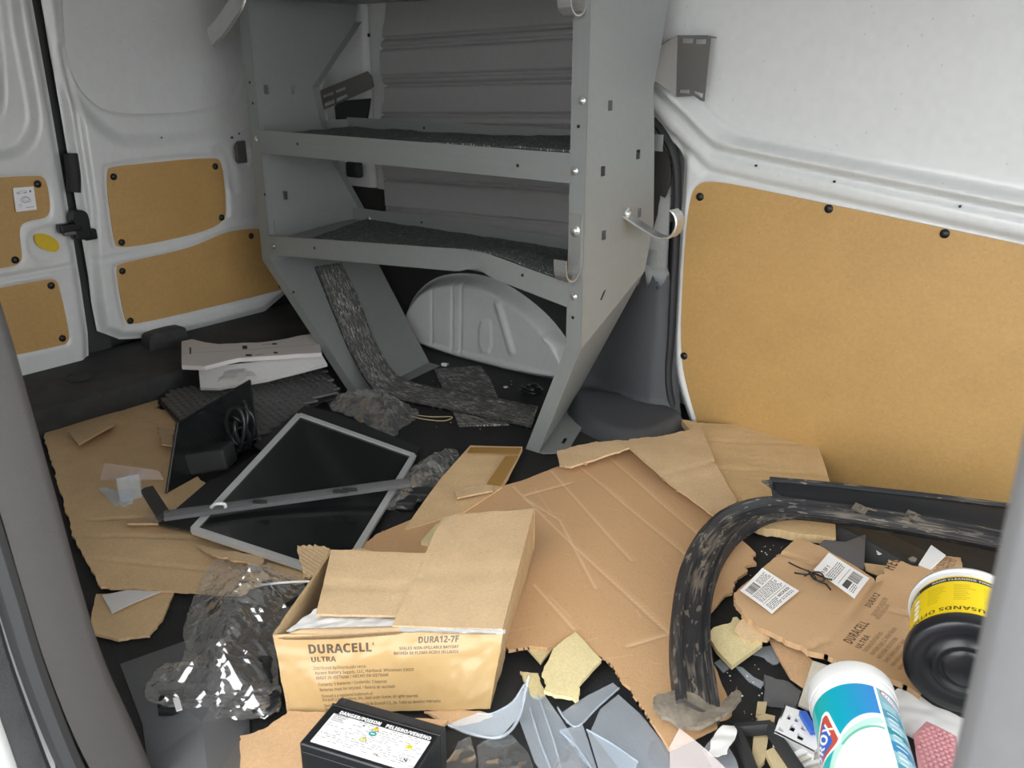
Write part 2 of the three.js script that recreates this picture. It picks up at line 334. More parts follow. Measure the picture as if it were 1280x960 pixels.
// outer side wall behind the door and the shelf; the cab in front of the cargo room has windows
struct(mesh('wall_far', mergeGeometries([box(-2.56, 0.5, -0.2, 1.4, -2.16, -2.10), box(0.5, 1.8, -0.2, 0.38, -2.16, -2.10), box(0.5, 1.8, 1.24, 1.4, -2.16, -2.10)]), M.white), 'white outer side wall of the van', 'wall');
struct(mesh('wall_rear', box(-2.56, -2.5, -0.06, 1.4, -2.1, -0.3), M.seal), 'dark outer skin behind the rear doors', 'wall');
struct(mesh('wall_front', mergeGeometries([box(1.8, 1.86, -0.06, 0.32, -2.16, -0.26), box(1.8, 1.86, 1.27, 1.4, -2.16, -0.26), box(1.8, 1.86, 0.32, 1.27, -2.16, -2.08), box(1.8, 1.86, 0.32, 1.27, -0.34, -0.26)]), M.white), 'front wall of the cab around the windscreen', 'wall');
struct(mesh('wall_near', mergeGeometries([box(-2.56, -0.98, -0.06, 1.4, -0.33, -0.26), box(-0.98, 1.8, 1.28, 1.4, -0.34, -0.26), box(0.1, 1.8, -0.06, 0.38, -0.34, -0.26), box(0.1, 0.2, 0.38, 1.28, -0.34, -0.26)]), M.white), 'white near side wall around the open door', 'wall');

const zy = (px) => px.map(([u, v]) => { const p = at(u, v, { x: REAR }); return [p.z, p.y]; });
const xy = (px, z = SKIN) => px.map(([u, v]) => { const p = at(u, v, { z }); return [p.x, p.y]; });
function clipHead(parent, p, N, r = 0.0095) {           // black push fastener: domed head on a thin flange
  const g = new THREE.LatheGeometry([[0, 0.006], [0.35 * r, 0.0058], [0.72 * r, 0.0045], [0.8 * r, 0.0022], [r, 0.0018], [r, -0.001]].map((q) => new THREE.Vector2(...q)), 16);
  const m = mesh('clip', g, M.clip, parent); const w = V(0, 0, 0); parent.getWorldPosition(w); m.position.copy(p).sub(w); aim(m, N); return m;
}
function hardboard(parent, poly, map, mat, clips, N, thick = 0.004) {
  const m = part('hardboard_panel', sheetGeo(poly, 0.06, () => 0, thick, map), mat, parent);
  m.userData.label = 'orange brown hardboard panel';
  for (const c of clips) clipHead(m, c, N);
  return m;
}
// ---------------- rear doors
function rearDoor(name, label, z0, z1, y0, fx) {
  const g = group(name, V(REAR, 0, (z0 + z1) / 2)); struct(g, label, 'door');
  const out = fx.outline;
  const depth = (z, y) => {
    let d = 0;
    for (const f of fx.press) { const s = f.line ? lineDist(f.line, z, y) - f.half : sdf(f.poly, z, y); d += f.d * (1 - smooth(-f.w / 2, f.w / 2, s)); }
    const e = -sdf(out, z, y); if (e < 0.03) d -= 0.02 * (1 - smooth(0, 0.03, e));
    return d;
  };
  part('door_skin', pressed(z0, z1, y0, 1.34, 0.006, depth, (a, b, d) => V(REAR + d, b, a), out), M.white, g);
  return g;
}
const XN = V(1, 0, 0), ZN = V(0, 0, 1);
{
  const out = roundPoly([[-2.06, 0.115], [-1.17, 0.1], [-1.165, 0.3], [-1.165, 0.8], [-1.16, 1.34], [-2.06, 1.34]], 2);
  const pA = roundPoly(zy([[132, 212], [145, 208], [268, 196], [279, 203], [284, 262], [280, 278], [255, 290], [200, 303], [150, 311], [143, 303]]), 2);
  const pB = roundPoly(zy([[145, 335], [152, 329], [235, 312], [270, 296], [290, 289], [325, 285], [335, 292], [350, 345], [357, 360], [348, 364], [165, 408], [157, 402]]), 2);
  const grow = (p, k) => { const c = p.reduce((a, q) => [a[0] + q[0] / p.length, a[1] + q[1] / p.length], [0, 0]); return p.map((q) => { const l = Math.hypot(q[0] - c[0], q[1] - c[1]); return [c[0] + (q[0] - c[0]) * (1 + k / l), c[1] + (q[1] - c[1]) * (1 + k / l)]; }); };
  const win = roundPoly(zy([[66, -200], [70, 10], [76, 75], [98, 128], [140, 172], [170, 180], [290, 168], [330, 130], [400, -200]]), 2);
  const win2 = roundPoly(zy([[80, -200], [84, 10], [91, 80], [110, 120], [147, 146], [275, 139], [312, 110], [380, -200]]), 2);
  const d2 = rearDoor('door_2', 'white rear door with two hardboard panels beside the shelf unit', -2.06, -1.16, 0.1, { outline: out, press: [
    { poly: grow(pA, 0.012), d: -0.007, w: 0.012 }, { poly: grow(pB, 0.012), d: -0.007, w: 0.012 },
    { poly: win, d: -0.022, w: 0.05 }, { poly: win2, d: -0.012, w: 0.012 },
    { line: zy([[121, 326], [235, 303], [262, 290], [288, 276], [335, 268]]), half: 0.004, d: -0.007, w: 0.012 },
    { line: zy([[85, 60], [104, 180], [116, 260], [123, 380], [132, 425], [150, 442], [180, 440]]), half: 0.008, d: -0.012, w: 0.016 },
    { poly: roundPoly(zy([[292, 178], [311, 176], [313, 206], [294, 205]]), 1), d: -0.012, w: 0.006 },
    { poly: roundPoly(zy([[262, 185], [285, 178], [300, 230], [292, 245], [283, 215]]), 2), d: -0.006, w: 0.02 },
  ] });
  const map = (a, b, d) => V(REAR - 0.003 + d, b, a);
  const c = (l) => l.map(([u, v]) => at(u, v, { x: REAR - 0.002 }));
  hardboard(d2, pA, map, M.hard, c([[142, 221], [269, 208], [277, 272], [152, 303]]), XN);
  hardboard(d2, pB, map, M.hard, c([[153, 339], [314, 295], [351, 357], [163, 401]]), XN);
  part('window_blank', sheetGeo(win2, 0.05, () => 0, 0.004, (a, b, d) => V(REAR - 0.0300 + d, b, a)), M.skin, d2).userData.label = 'plain off white blanked window';
  // latch recess and edge hardware
  const rec = c([[302, 190]])[0];
  part('latch_recess', box(rec.x - 0.012, rec.x + 0.001, rec.y - 0.034, rec.y + 0.034, rec.z - 0.019, rec.z + 0.019, 0.004), M.dull, d2);
  for (const [u, v, r] of [[290, 172, 0.004], [299, 167, 0.003], [202, 172, 0.0025]]) { const m = mesh('hole_plug', new THREE.CylinderGeometry(r, r, 0.002, 10).rotateZ(Math.PI / 2), M.clip, d2); m.position.copy(at(u, v, { x: REAR + 0.001 })).sub(d2.position); }
  // striker buffer and latch claw on the meeting edge
  const buf = tube([[88, 192], [90, 205], [92, 222], [92, 240]].map(([u, v]) => at(u, v, { x: REAR + 0.012 })), 0.018, 14, 10);
  part('edge_buffer', buf, M.black, d2);
  const k = at(100, 285, { x: REAR + 0.012 });
  part('latch', mergeGeometries([new RoundedBoxGeometry(0.03, 0.062, 0.05, 2, 0.008).translate(k.x, k.y, k.z), new THREE.CylinderGeometry(0.021, 0.021, 0.035, 14).rotateZ(Math.PI / 2).translate(k.x + 0.006, k.y + 0.03, k.z + 0.004), new RoundedBoxGeometry(0.026, 0.025, 0.06, 2, 0.006).translate(k.x + 0.004, k.y + 0.006, k.z + 0.03), new RoundedBoxGeometry(0.026, 0.03, 0.035, 2, 0.006).translate(k.x, k.y - 0.02, k.z - 0.022)].map((q) => q.index ? q.toNonIndexed() : q)), M.blackGloss, d2);
  const lp = at(86, 290, { x: REAR + 0.02 });
  part('latch_pin', new RoundedBoxGeometry(0.016, 0.018, 0.032, 2, 0.004).translate(lp.x, lp.y, lp.z), M.dull, d2);
  // check strap cover at the foot of the door
  const f = (u, v, x) => at(u, v, { x });
  part('strap_cover', sheetGeo(roundPoly(zy([[176, 420], [182, 414], [218, 405], [223, 408], [227, 432], [224, 440], [184, 448], [178, 445]]), 1), 0.02, () => 0, 0.045, (a, b, d) => V(REAR + 0.045 + d, b, a)), M.sill, d2);
}
{
  const out = roundPoly([[-0.36, 0.075], [-1.1, 0.075], [-1.135, 0.105], [-1.142, 0.4], [-1.142, 0.9], [-1.135, 1.34], [-0.36, 1.34]], 1);
  const pA = roundPoly(zy([[-60, 226], [45, 219], [57, 222], [62, 240], [64, 264], [58, 273], [38, 276], [27, 281], [25, 292], [29, 322], [25, 330], [14, 334], [-60, 345]]), 2);
  const pB = roundPoly(zy([[-60, 372], [58, 349], [70, 349], [75, 358], [88, 418], [86, 428], [80, 432], [-20, 452]]), 2);
  const nib = roundPoly(zy([[33, 286], [90, 278], [94, 325], [38, 330]]), 2);
  const d1 = rearDoor('door_1', 'white rear door with yellow plug and warning sticker', -1.15, -0.36, 0.075, { outline: out, press: [
    { poly: pA.map((q) => q), d: -0.007, w: 0.016 }, { poly: pB, d: -0.007, w: 0.016 }, { poly: nib, d: -0.004, w: 0.01 },
    { poly: roundPoly(zy([[-260, -200], [8, -200], [20, 0], [34, 80], [46, 140], [44, 165], [30, 188], [0, 196], [-100, 205]]), 2), d: -0.018, w: 0.03 },
    { poly: roundPoly(zy([[-260, -200], [-20, -200], [-4, 0], [4, 70], [8, 125], [0, 145], [-100, 150]]), 2), d: -0.014, w: 0.02 },
    { line: zy([[-40, 355], [0, 349], [92, 332]]), half: 0.005, d: -0.007, w: 0.014 },
  ] });
  const map = (a, b, d) => V(REAR - 0.003 + d, b, a);
  const c = (l) => l.map(([u, v]) => at(u, v, { x: REAR - 0.002 }));
  hardboard(d1, pA, map, M.hard, c([[47, 230], [19, 325]]), XN);
  hardboard(d1, pB, map, M.hard, c([[64, 357], [78, 423]]), XN);
  part('yellow_plug', sheetGeo(roundPoly(zy([[41, 296], [47, 291], [60, 293], [72, 301], [74, 309], [70, 315], [60, 314], [46, 308]]), 2), 0.02, () => 0, 0.006, (a, b, d) => V(REAR + 0.004 + d, b, a)), M.yellow, d1).userData.label = 'yellow oval plug';
  const st = new THREE.MeshPhysicalMaterial({ roughness: 0.5, side: THREE.DoubleSide, map: canvas(192, 224, (g, w, h) => {
    g.fillStyle = '#f2f0f4'; g.fillRect(0, 0, w, h); g.strokeStyle = '#7d8296'; g.lineWidth = 3;
    g.beginPath(); g.moveTo(26, 50); g.lineTo(50, 36); g.lineTo(112, 32); g.lineTo(126, 50); g.lineTo(26, 54); g.closePath(); g.stroke();
    for (const x of [48, 104]) { g.beginPath(); g.arc(x, 54, 8, 0, 7); g.stroke(); }
    g.fillStyle = '#31364c'; g.fillRect(150, 30, 10, 24); g.fillRect(146, 40, 18, 6);
    g.strokeStyle = '#a3a6b8'; for (let k = 0; k < 5; k++) { g.beginPath(); g.ellipse(88 + k * 8, 118, 34 - k * 4, 26 + k * 3, 0.6 * k, 0, 6); g.stroke(); }
    g.beginPath(); g.arc(48, 168, 14, 0, 7); g.stroke(); g.fillStyle = '#8a8ea4'; g.fillRect(96, 190, 74, 5);
  }) });
  const s = [[20, 265], [46, 262], [42, 233], [16, 235]].map(([u, v]) => at(u, v, { x: REAR + 0.0022 }));
  part('sticker', patch(s, 2, 2, 0.0006, () => 0, [1, 1]), st, d1).userData.label = 'white warning sticker with line drawings';
}
struct(mesh('trim_1', box(-2.52, -2.44, 0, 1.34, -1.21, -1.09), M.seal), 'black gap between the two rear doors', 'seal');
// sill across the rear, with a low lip
{
  const prof = [[-0.23, -0.09], [0.02, -0.09], [0.02, -0.005], [0.008, 0.004], [-0.05, 0.008], [-0.15, 0.016], [-0.2, 0.028], [-0.23, 0.028]].map(([a, b]) => [a, b]);
  const g = group('trim_2', V(-2.2, 0, -1.2)); struct(g, 'dark plastic sill trim along the foot of the rear doors', 'sill');
  part('sill_body', sweep(prof, [V(-2.21, 0.085, -0.3), V(-2.21, 0.085, -0.9), V(-2.21, 0.085, -1.5), V(-2.21, 0.085, -2.09)], V(0, 1, 0)), M.sill, g);
  const e = at(99, 471, { y: 0.098 });
  part('tie_down_cover', new THREE.TorusGeometry(0.032, 0.004, 8, 24).rotateX(Math.PI / 2).translate(e.x, e.y, e.z), M.sill, g);
  part('tie_down_cover', new THREE.CylinderGeometry(0.028, 0.03, 0.008, 24).translate(e.x, e.y - 0.002, e.z), M.sill, g);
}
// corner post and side wall inner metal seen past the shelf
{
  const g = group('trim_3', V(-2.2, 0, -2.05)); struct(g, 'white painted corner post seen through the shelf end', 'post');
  part('post_skin', pressed(-2.42, -2.02, 0.3, 1.34, 0.008, (x, y) => -0.012 * Math.exp(-((x + 2.21) ** 2) / 1e-4) + 0.008 * smooth(-2.2, -2.12, x), (a, b, d) => V(a, b, -2.06 + d)), M.white, g);
  part('post_hole', new THREE.CylinderGeometry(0.006, 0.006, 0.002, 12).rotateX(Math.PI / 2).translate(...at(461, 44, { z: -2.05 }).toArray()), M.clip, g);
  const b = at(443, 212, { z: -2.04 });
  part('post_grommet', new RoundedBoxGeometry(0.06, 0.05, 0.03, 2, 0.008).translate(b.x, b.y, b.z), M.black, g);
  const k = [[420, 152], [418, 133], [425, 126], [462, 123], [459, 143], [457, 152]].map(([u, v]) => at(u, v, { z: -2.045 }));
  part('post_cavity', plate(k, ZN, 0.008), M.seal, g);
}
// grey ribbed liner on the side wall behind the shelves
{
  const rib = [0.958, 0.932, 0.85, 0.826, 0.74, 0.71, 0.62, 0.545, 0.452];
  const g = mesh('trim_4', pressed(-2.1, -1.08, 0.30, 1.34, 0.005, (x, y) => { let d = 0; const t = y - 0.02 * (x + 2.08) / 0.6; for (const r of rib) d -= 0.018 * Math.exp(-((t - r) ** 2) / 1.1e-5); const step = (0.006) * (smooth(0.826, 0.85, t) - smooth(0.932, 0.958, t) + smooth(0.545, 0.62, t) - smooth(0.71, 0.74, t)); return d + step; }, (a, b, d) => V(a, b, -2.0 + d), roundPoly([[-1.07, 0.29], [-1.07, 1.36], [-2.0, 1.36], [-2.06, 1.02], [-2.075, 0.985], [-2.09, 0.88], [-2.075, 0.8], [-2.1, 0.75], [-2.16, 0.44], [-2.1, 0.29]].map((q) => q), 1)), M.liner);
  struct(g, 'grey ribbed liner on the side wall behind the shelves', 'wall liner');
}
// black felt around the wheel arch, and the white wheel arch itself
{
  struct(mesh('trim_5', box(-2.42, -1.1, 0, 0.5, -2.09, -2.055), M.black), 'black felt side lining around the wheel arch', 'lining');
  const arch = roundPoly([[-2.09, -0.02], [-2.08, 0.1], [-2.02, 0.185], [-1.92, 0.25], [-1.78, 0.277], [-1.66, 0.268], [-1.54, 0.222], [-1.45, 0.165], [-1.38, 0.085], [-1.35, -0.02]], 2);
  const xs = (u, v) => { const p = at(u, v, { z: -2.0 }); return [p.x, p.y]; };
  const lines = [[[537, 356], [537, 433]], [[563, 352], [562, 440]], [[574, 352], [573, 443]]].map((l) => l.map((q) => xs(...q)));
  const dart = [[[620, 382], [637, 440]], [[680, 424], [702, 440]]].map((l) => l.map((q) => xs(...q)));
  const tab = roundPoly([[596, 402], [608, 400], [612, 404], [612, 444], [596, 440]].map((q) => xs(...q)), 1);
  const h = (x, y) => {
    let d = 0.045 * smooth(0, 0.035, -sdf(arch, x, y));
    for (const l of lines) { const t = lineDist(l, x, y); d -= 0.004 * Math.exp(-t * t / 1.6e-5); }
    d += 0.008 * smooth(0.02, 0, lineDist(dart[0], x, y)) + 0.01 * smooth(0.02, 0, lineDist(dart[1], x, y));
    d += 0.004 * smooth(0.006, -0.006, sdf(tab, x, y)) + 0.006 * smooth(0.035, 0.02, y);
    return d;
  };
  const g = group('trim_6', V(-1.7, 0, -2.03)); struct(g, 'white painted wheel arch under the lower shelf', 'wheel arch');
  part('arch_skin', pressed(-2.1, -1.34, 0, 0.285, 0.004, h, (a, b, d) => V(a, b, -2.055 + d), arch), M.white, g);
}
// ---------------- far sliding door: white pressed frame with one large hardboard panel
{
  const g = group('door_3', V(-0.3, 0, SKIN)); struct(g, 'white side door with a large hardboard panel', 'door');
  const out = roundPoly([[0.55, -0.12], [-0.90, -0.12], [-0.98, 0.05], [-1.02, 0.14], [-1.026, 0.3], [-1.026, 0.6], [-1.027, 0.655], [-1.03, 0.69], [-1.09, 0.735], [-1.16, 0.76], [-1.16, 1.36], [0.55, 1.36]], 2);
  const pan = roundPoly([[0.45, -0.1], [-0.88, -0.1], [-0.965, 0.09], [-0.997, 0.2], [-1.004, 0.4], [-1.002, 0.57], [-0.985, 0.625], [-0.93, 0.634], [-0.73, 0.612], [-0.278, 0.563], [0.45, 0.48]], 2);
  const skin = roundPoly([[-1.25, 1.4], [-1.25, 0.99], [-1.045, 0.837], [-0.925, 0.737], [-0.815, 0.722], [-0.295, 0.658], [0.6, 0.55], [0.6, 1.4]], 1);
  const rail = (dy, dx = 0) => [[-1.3, 1.0 + dy], [-1.06 + dx, 0.815 + dy], [-0.94 + dx, 0.722 + dy], [-0.815, 0.703 + dy], [-0.295, 0.64 + dy], [0.6, 0.53 + dy]];
  const lines = [{ l: rail(0.002), d: 0.014, w: 0.011 }, { l: rail(-0.021, -0.01), d: -0.014, w: 0.007 }, { l: rail(-0.070, -0.02), d: -0.013, w: 0.009 }];
  const depth = (x, y) => {
    let d = 0;
    d -= 0.022 * smooth(0.016, -0.002, sdf(skin, x, y));
    d -= 0.007 * smooth(0.008, -0.002, sdf(pan, x, y));
    for (const q of lines) { const t = lineDist(q.l, x, y); d += q.d * Math.exp(-t * t / (q.w * q.w)); }
    const e = -sdf(out, x, y); if (e < 0.02) d -= 0.02 * (1 - smooth(0, 0.02, e));
    return d;
  };
  part('door_skin', pressed(-1.16, 0.5, -0.12, 1.34, 0.006, depth, (a, b, d) => V(a, b, SKIN + d), out), M.white, g);
  const inset = roundPoly([[-1.16, 1.34], [-1.16, 0.945], [-1.035, 0.852], [-0.92, 0.755], [-0.815, 0.74], [-0.295, 0.676], [0.5, 0.58], [0.5, 1.34]], 1);
  part('outer_skin', sheetGeo(inset, 0.05, () => 0, 0.002, (a, b, d) => V(a, b, SKIN - 0.0195 + d)), M.skin, g).userData.label = 'flat off white outer skin';
  const hb = hardboard(g, pan, (a, b, d) => V(a, b, SKIN - 0.002 + d), M.hard, [[875, 246], [1036, 261], [1181, 292], [855, 445]].map(([u, v]) => at(u, v, { z: SKIN - 0.001 })), ZN);
  for (const [u, v] of [[945, 207], [1043, 227], [1200, 258]]) part('screw_hole', new THREE.CylinderGeometry(0.0028, 0.0028, 0.003, 10).rotateX(Math.PI / 2).translate(...at(u, v, { z: SKIN + 0.0005 }).toArray()), M.clip, g);
}
// rubber seal round the sliding door
{
  const pts = [[818, 150], [828, 162], [841, 185], [847, 205], [849, 240], [847, 300], [844, 360], [841, 420], [838, 470], [843, 505], [856, 540]].map(([u, v]) => at(u - 2, v, { z: -1.96 }));
  struct(mesh('trim_7', sweep(ring(0.0095, 0.012, 8), curve(pts, 60), ZN), M.seal), 'black rubber seal round the edge of the side door', 'seal');
}
// torn grey post lining and bare white post between shelf and door
{
  const P = (px, z) => px.map(([u, v]) => at(u, v, { z }));
  const g = group('trim_8', V(-1.08, 0, -1.96)); struct(g, 'grey plastic lower post cover with a torn top edge', 'post cover');
  // lower cover: two faces meeting at a soft vertical ridge, flaring at the foot
  const top = (x) => 0.36 + 0.02 * Math.sin(x * 190) + 0.03 * hash(Math.round(x * 140), 5) - 0.35 * Math.max(0, x + 1.08);
  const nu = 44, nv = 40, pos = [], uv = [], idx = [];
  for (let j = 0; j <= nv; j++) for (let i = 0; i <= nu; i++) {
    const u = i / nu, x = -1.33 + u * 0.335, yt = top(x), y = yt * (1 - j / nv);
    let z = -1.985 + 0.055 * smooth(-1.31, -1.09, x) - 0.03 * smooth(-1.075, -1.0, x) - 0.02 * smooth(0.0, 0.4, y);
    z += 0.035 * smooth(0.04, 0.0, y) * smooth(-1.33, -1.25, x) + 0.008 * smooth(0.055, 0.05, y);
    pos.push(x + 0.03 * smooth(0.08, 0, y) * (u - 0.2), y, z); uv.push(x, y);
  }
  for (let j = 0; j < nv; j++) for (let i = 0; i < nu; i++) { const a = j * (nu + 1) + i, b = a + nu + 1; idx.push(a, b, a + 1, a + 1, b, b + 1); }
  part('cover', fromArrays(pos, idx, uv), M.trimDark, g);
  // foot of the cover spreading over the floor
  const foot = roundPoly([[-1.31, -1.94], [-1.285, -1.86], [-1.21, -1.785], [-1.13, -1.745], [-1.03, -1.735], [-0.95, -1.80], [-0.93, -1.95], [-1.1, -1.99]], 2);
  part('foot', sheetGeo(foot, 0.012, (x, z) => 0.034 * smooth(0, 0.03, -sdf(foot, x, z)) + 0.016 * smooth(-1.76, -1.93, z), 0.012, (a, b, d) => V(a, 0.001 + d, b)), M.trimDark, g);
  part('upper_cover', sheetGeo(tear(xy([[821, 176], [830, 180], [842, 195], [845, 215], [843, 232], [836, 246], [829, 243], [822, 275], [814, 300], [800, 300], [806, 170]], -1.985), 0.003, 0.012), 0.03, (x, y) => 0.012 * Math.sin((x + 1.1) * 30), 0.004, (a, b, d) => V(a, b, -1.972 + d)), M.trimLight, g);
  part('bare_post', sheetGeo(xy([[800, 235], [828, 230], [842, 232], [842, 385], [800, 385]], -2.01), 0.008, (x, y) => 0.012 * smooth(-1.07, -1.06, x) - 0.01 * smooth(-1.05, -1.04, x) + 0.006 * smooth(0.56, 0.54, y) - 0.01 * smooth(0.40, 0.395, y), 0.004, (a, b, d) => V(a, b, -1.992 + d)), M.white, g);
  for (const [a, b] of [[[812, 357], [822, 353]], [[814, 367], [824, 364]]]) part('clip_wire', tube([at(...a, { z: -1.978 }), at(...b, { z: -1.978 })], 0.0018, 4, 6), M.blue, g);
}
// ---------------- the near door opening: rear jamb cover and seal, front post
{
  const g = group('trim_9', V(-0.92, 0, -0.36)); struct(g, 'grey plastic jamb cover at the rear edge of the open side door', 'jamb cover');
  const edge = [[-30, 240], [0, 350], [22, 420], [50, 520], [80, 630], [110, 740], [140, 835], [180, 925], [215, 1010]], inner = [[-150, 240], [-95, 350], [-70, 420], [-40, 520], [0, 640], [28, 735], [58, 832], [98, 932], [140, 1010]];
  const E = curve(edge.map(([u, v]) => at(u, v, { x: -0.9 })), 40), I = curve(inner.map(([u, v]) => at(u, v, { x: -0.885 })), 40);
  const pos = [], uv = [], idx = [], n = 9;
  E.forEach((e, i) => { const a = I[i]; for (let k = 0; k <= n; k++) { const t = k / n, p = a.clone().lerp(e, Math.min(1, t * 1.35)); p.x += 0.003 * Math.sin(Math.min(1, t * 1.35) * Math.PI); if (t > 0.74) { const q = (t - 0.74) / 0.26; p.x -= 0.16 * q; p.z -= 0.012 * Math.sin(q * 1.5); } pos.push(p.x, p.y, p.z); uv.push(t * 0.1, i * 0.02); } });
  for (let i = 0; i < 40; i++) for (let k = 0; k < n; k++) { const a = i * (n + 1) + k, b = a + n + 1; idx.push(a, b, a + 1, a + 1, b, b + 1); }
  part('cover', fromArrays(pos, idx, uv), M.trimLight, g);
  const s1 = [[-120, 350], [-60, 520], [-22, 640], [8, 735], [38, 832], [78, 935], [120, 1020]].map(([u, v]) => at(u, v, { x: -0.9 }));
  part('door_seal', sweep(ring(0.013, 0.02, 8), curve(s1, 40), XN), M.seal, g);
  const s2 = [[-190, 350], [-110, 520], [-66, 640], [-40, 735], [-12, 832], [26, 935], [60, 1020]].map(([u, v]) => at(u, v, { x: -0.9 }));
  part('jamb_metal', sweep(ring(0.02, 0.012, 8), curve(s2, 40), XN), M.sill, g);
  const s3 = [[-240, 640], [-115, 735], [-60, 832], [-20, 935], [10, 1020]].map(([u, v]) => at(u, v, { x: -0.9 }));
  part('jamb_paint', sweep(ring(0.024, 0.02, 10), curve(s3, 40), XN), M.white, g);
}
struct(mesh('trim_10', new RoundedBoxGeometry(0.17, 1.5, 0.07, 3, 0.022).translate(0.050, 0.5, -0.335), M.pillar), 'pale grey post at the front edge of the open side door', 'post');

// ================================================================ the steel shelf unit
// pixel onto any plane
function onPlane(u, v, p0, n) {
  const d = FWD.clone().addScaledVector(RIGHT, (u - 640) / FOCAL).addScaledVector(UPV, -(v - 480) / FOCAL);
  return EYE.clone().addScaledVector(d, p0.clone().sub(EYE).dot(n) / d.dot(n));
}
// strip between two edge curves, with thickness
function ribbon(Lp, Rp, n, m, thick, wav = () => 0) {
  const A = curve(Lp, n), B = curve(Rp, n), pos = [], uv = [], idx = [], c = (n + 1) * (m + 1); let len = 0;
  const N = A.map((a, i) => { const t = A[Math.min(n, i + 1)].clone().sub(A[Math.max(0, i - 1)]); return t.cross(B[i].clone().sub(a)).normalize(); });
  if (N[n >> 1].y < 0) N.forEach((q) => q.negate());
  for (const s of [0, 1]) { len = 0; for (let i = 0; i <= n; i++) { if (i) len += A[i].distanceTo(A[i - 1]); const w = A[i].distanceTo(B[i]); for (let k = 0; k <= m; k++) { const p = A[i].clone().lerp(B[i], k / m).addScaledVector(N[i], wav(i / n, k / m) - s * thick); pos.push(p.x, p.y, p.z); uv.push(len, w * k / m); } } }
  const q = (i, k, s) => s * c + i * (m + 1) + k;
  for (let i = 0; i < n; i++) for (let k = 0; k < m; k++) for (const s of [0, 1]) idx.push(q(i, k, s), q(i + 1, k, s), q(i + 1, k + 1, s), q(i, k, s), q(i + 1, k + 1, s), q(i, k + 1, s));
  for (let i = 0; i < n; i++) for (const k of [0, m]) idx.push(q(i, k, 0), q(i + 1, k, 0), q(i + 1, k, 1), q(i, k, 0), q(i + 1, k, 1), q(i, k, 1));
  for (let k = 0; k < m; k++) for (const i of [0, n]) idx.push(q(i, k, 0), q(i, k + 1, 0), q(i, k + 1, 1), q(i, k, 0), q(i, k + 1, 1), q(i, k, 1));
  const g = fromArrays(pos, idx, uv).toNonIndexed(); g.deleteAttribute('normal'); 
  const h = fromArrays(pos, idx, uv); return h;
}
const ZF = -1.58, XL = -2.15, XR = -1.052;
const shelfUnit = group('shelf_unit', V(-1.6, 0, -1.75), 'grey steel van shelf unit with bent-in end panels and two open shelves', 'shelf unit');
const boltGeo = new THREE.LatheGeometry([[0, 0.0042], [0.003, 0.004], [0.0055, 0.002], [0.006, 0], [0.009, 0], [0.009, -0.001]].map((q) => new THREE.Vector2(...q)), 14);
function bolt(parent, p, N) { const m = mesh('bolt', boltGeo, M.zinc, parent); const w = V(0, 0, 0); parent.getWorldPosition(w); m.position.copy(p).sub(w); aim(m, N); }
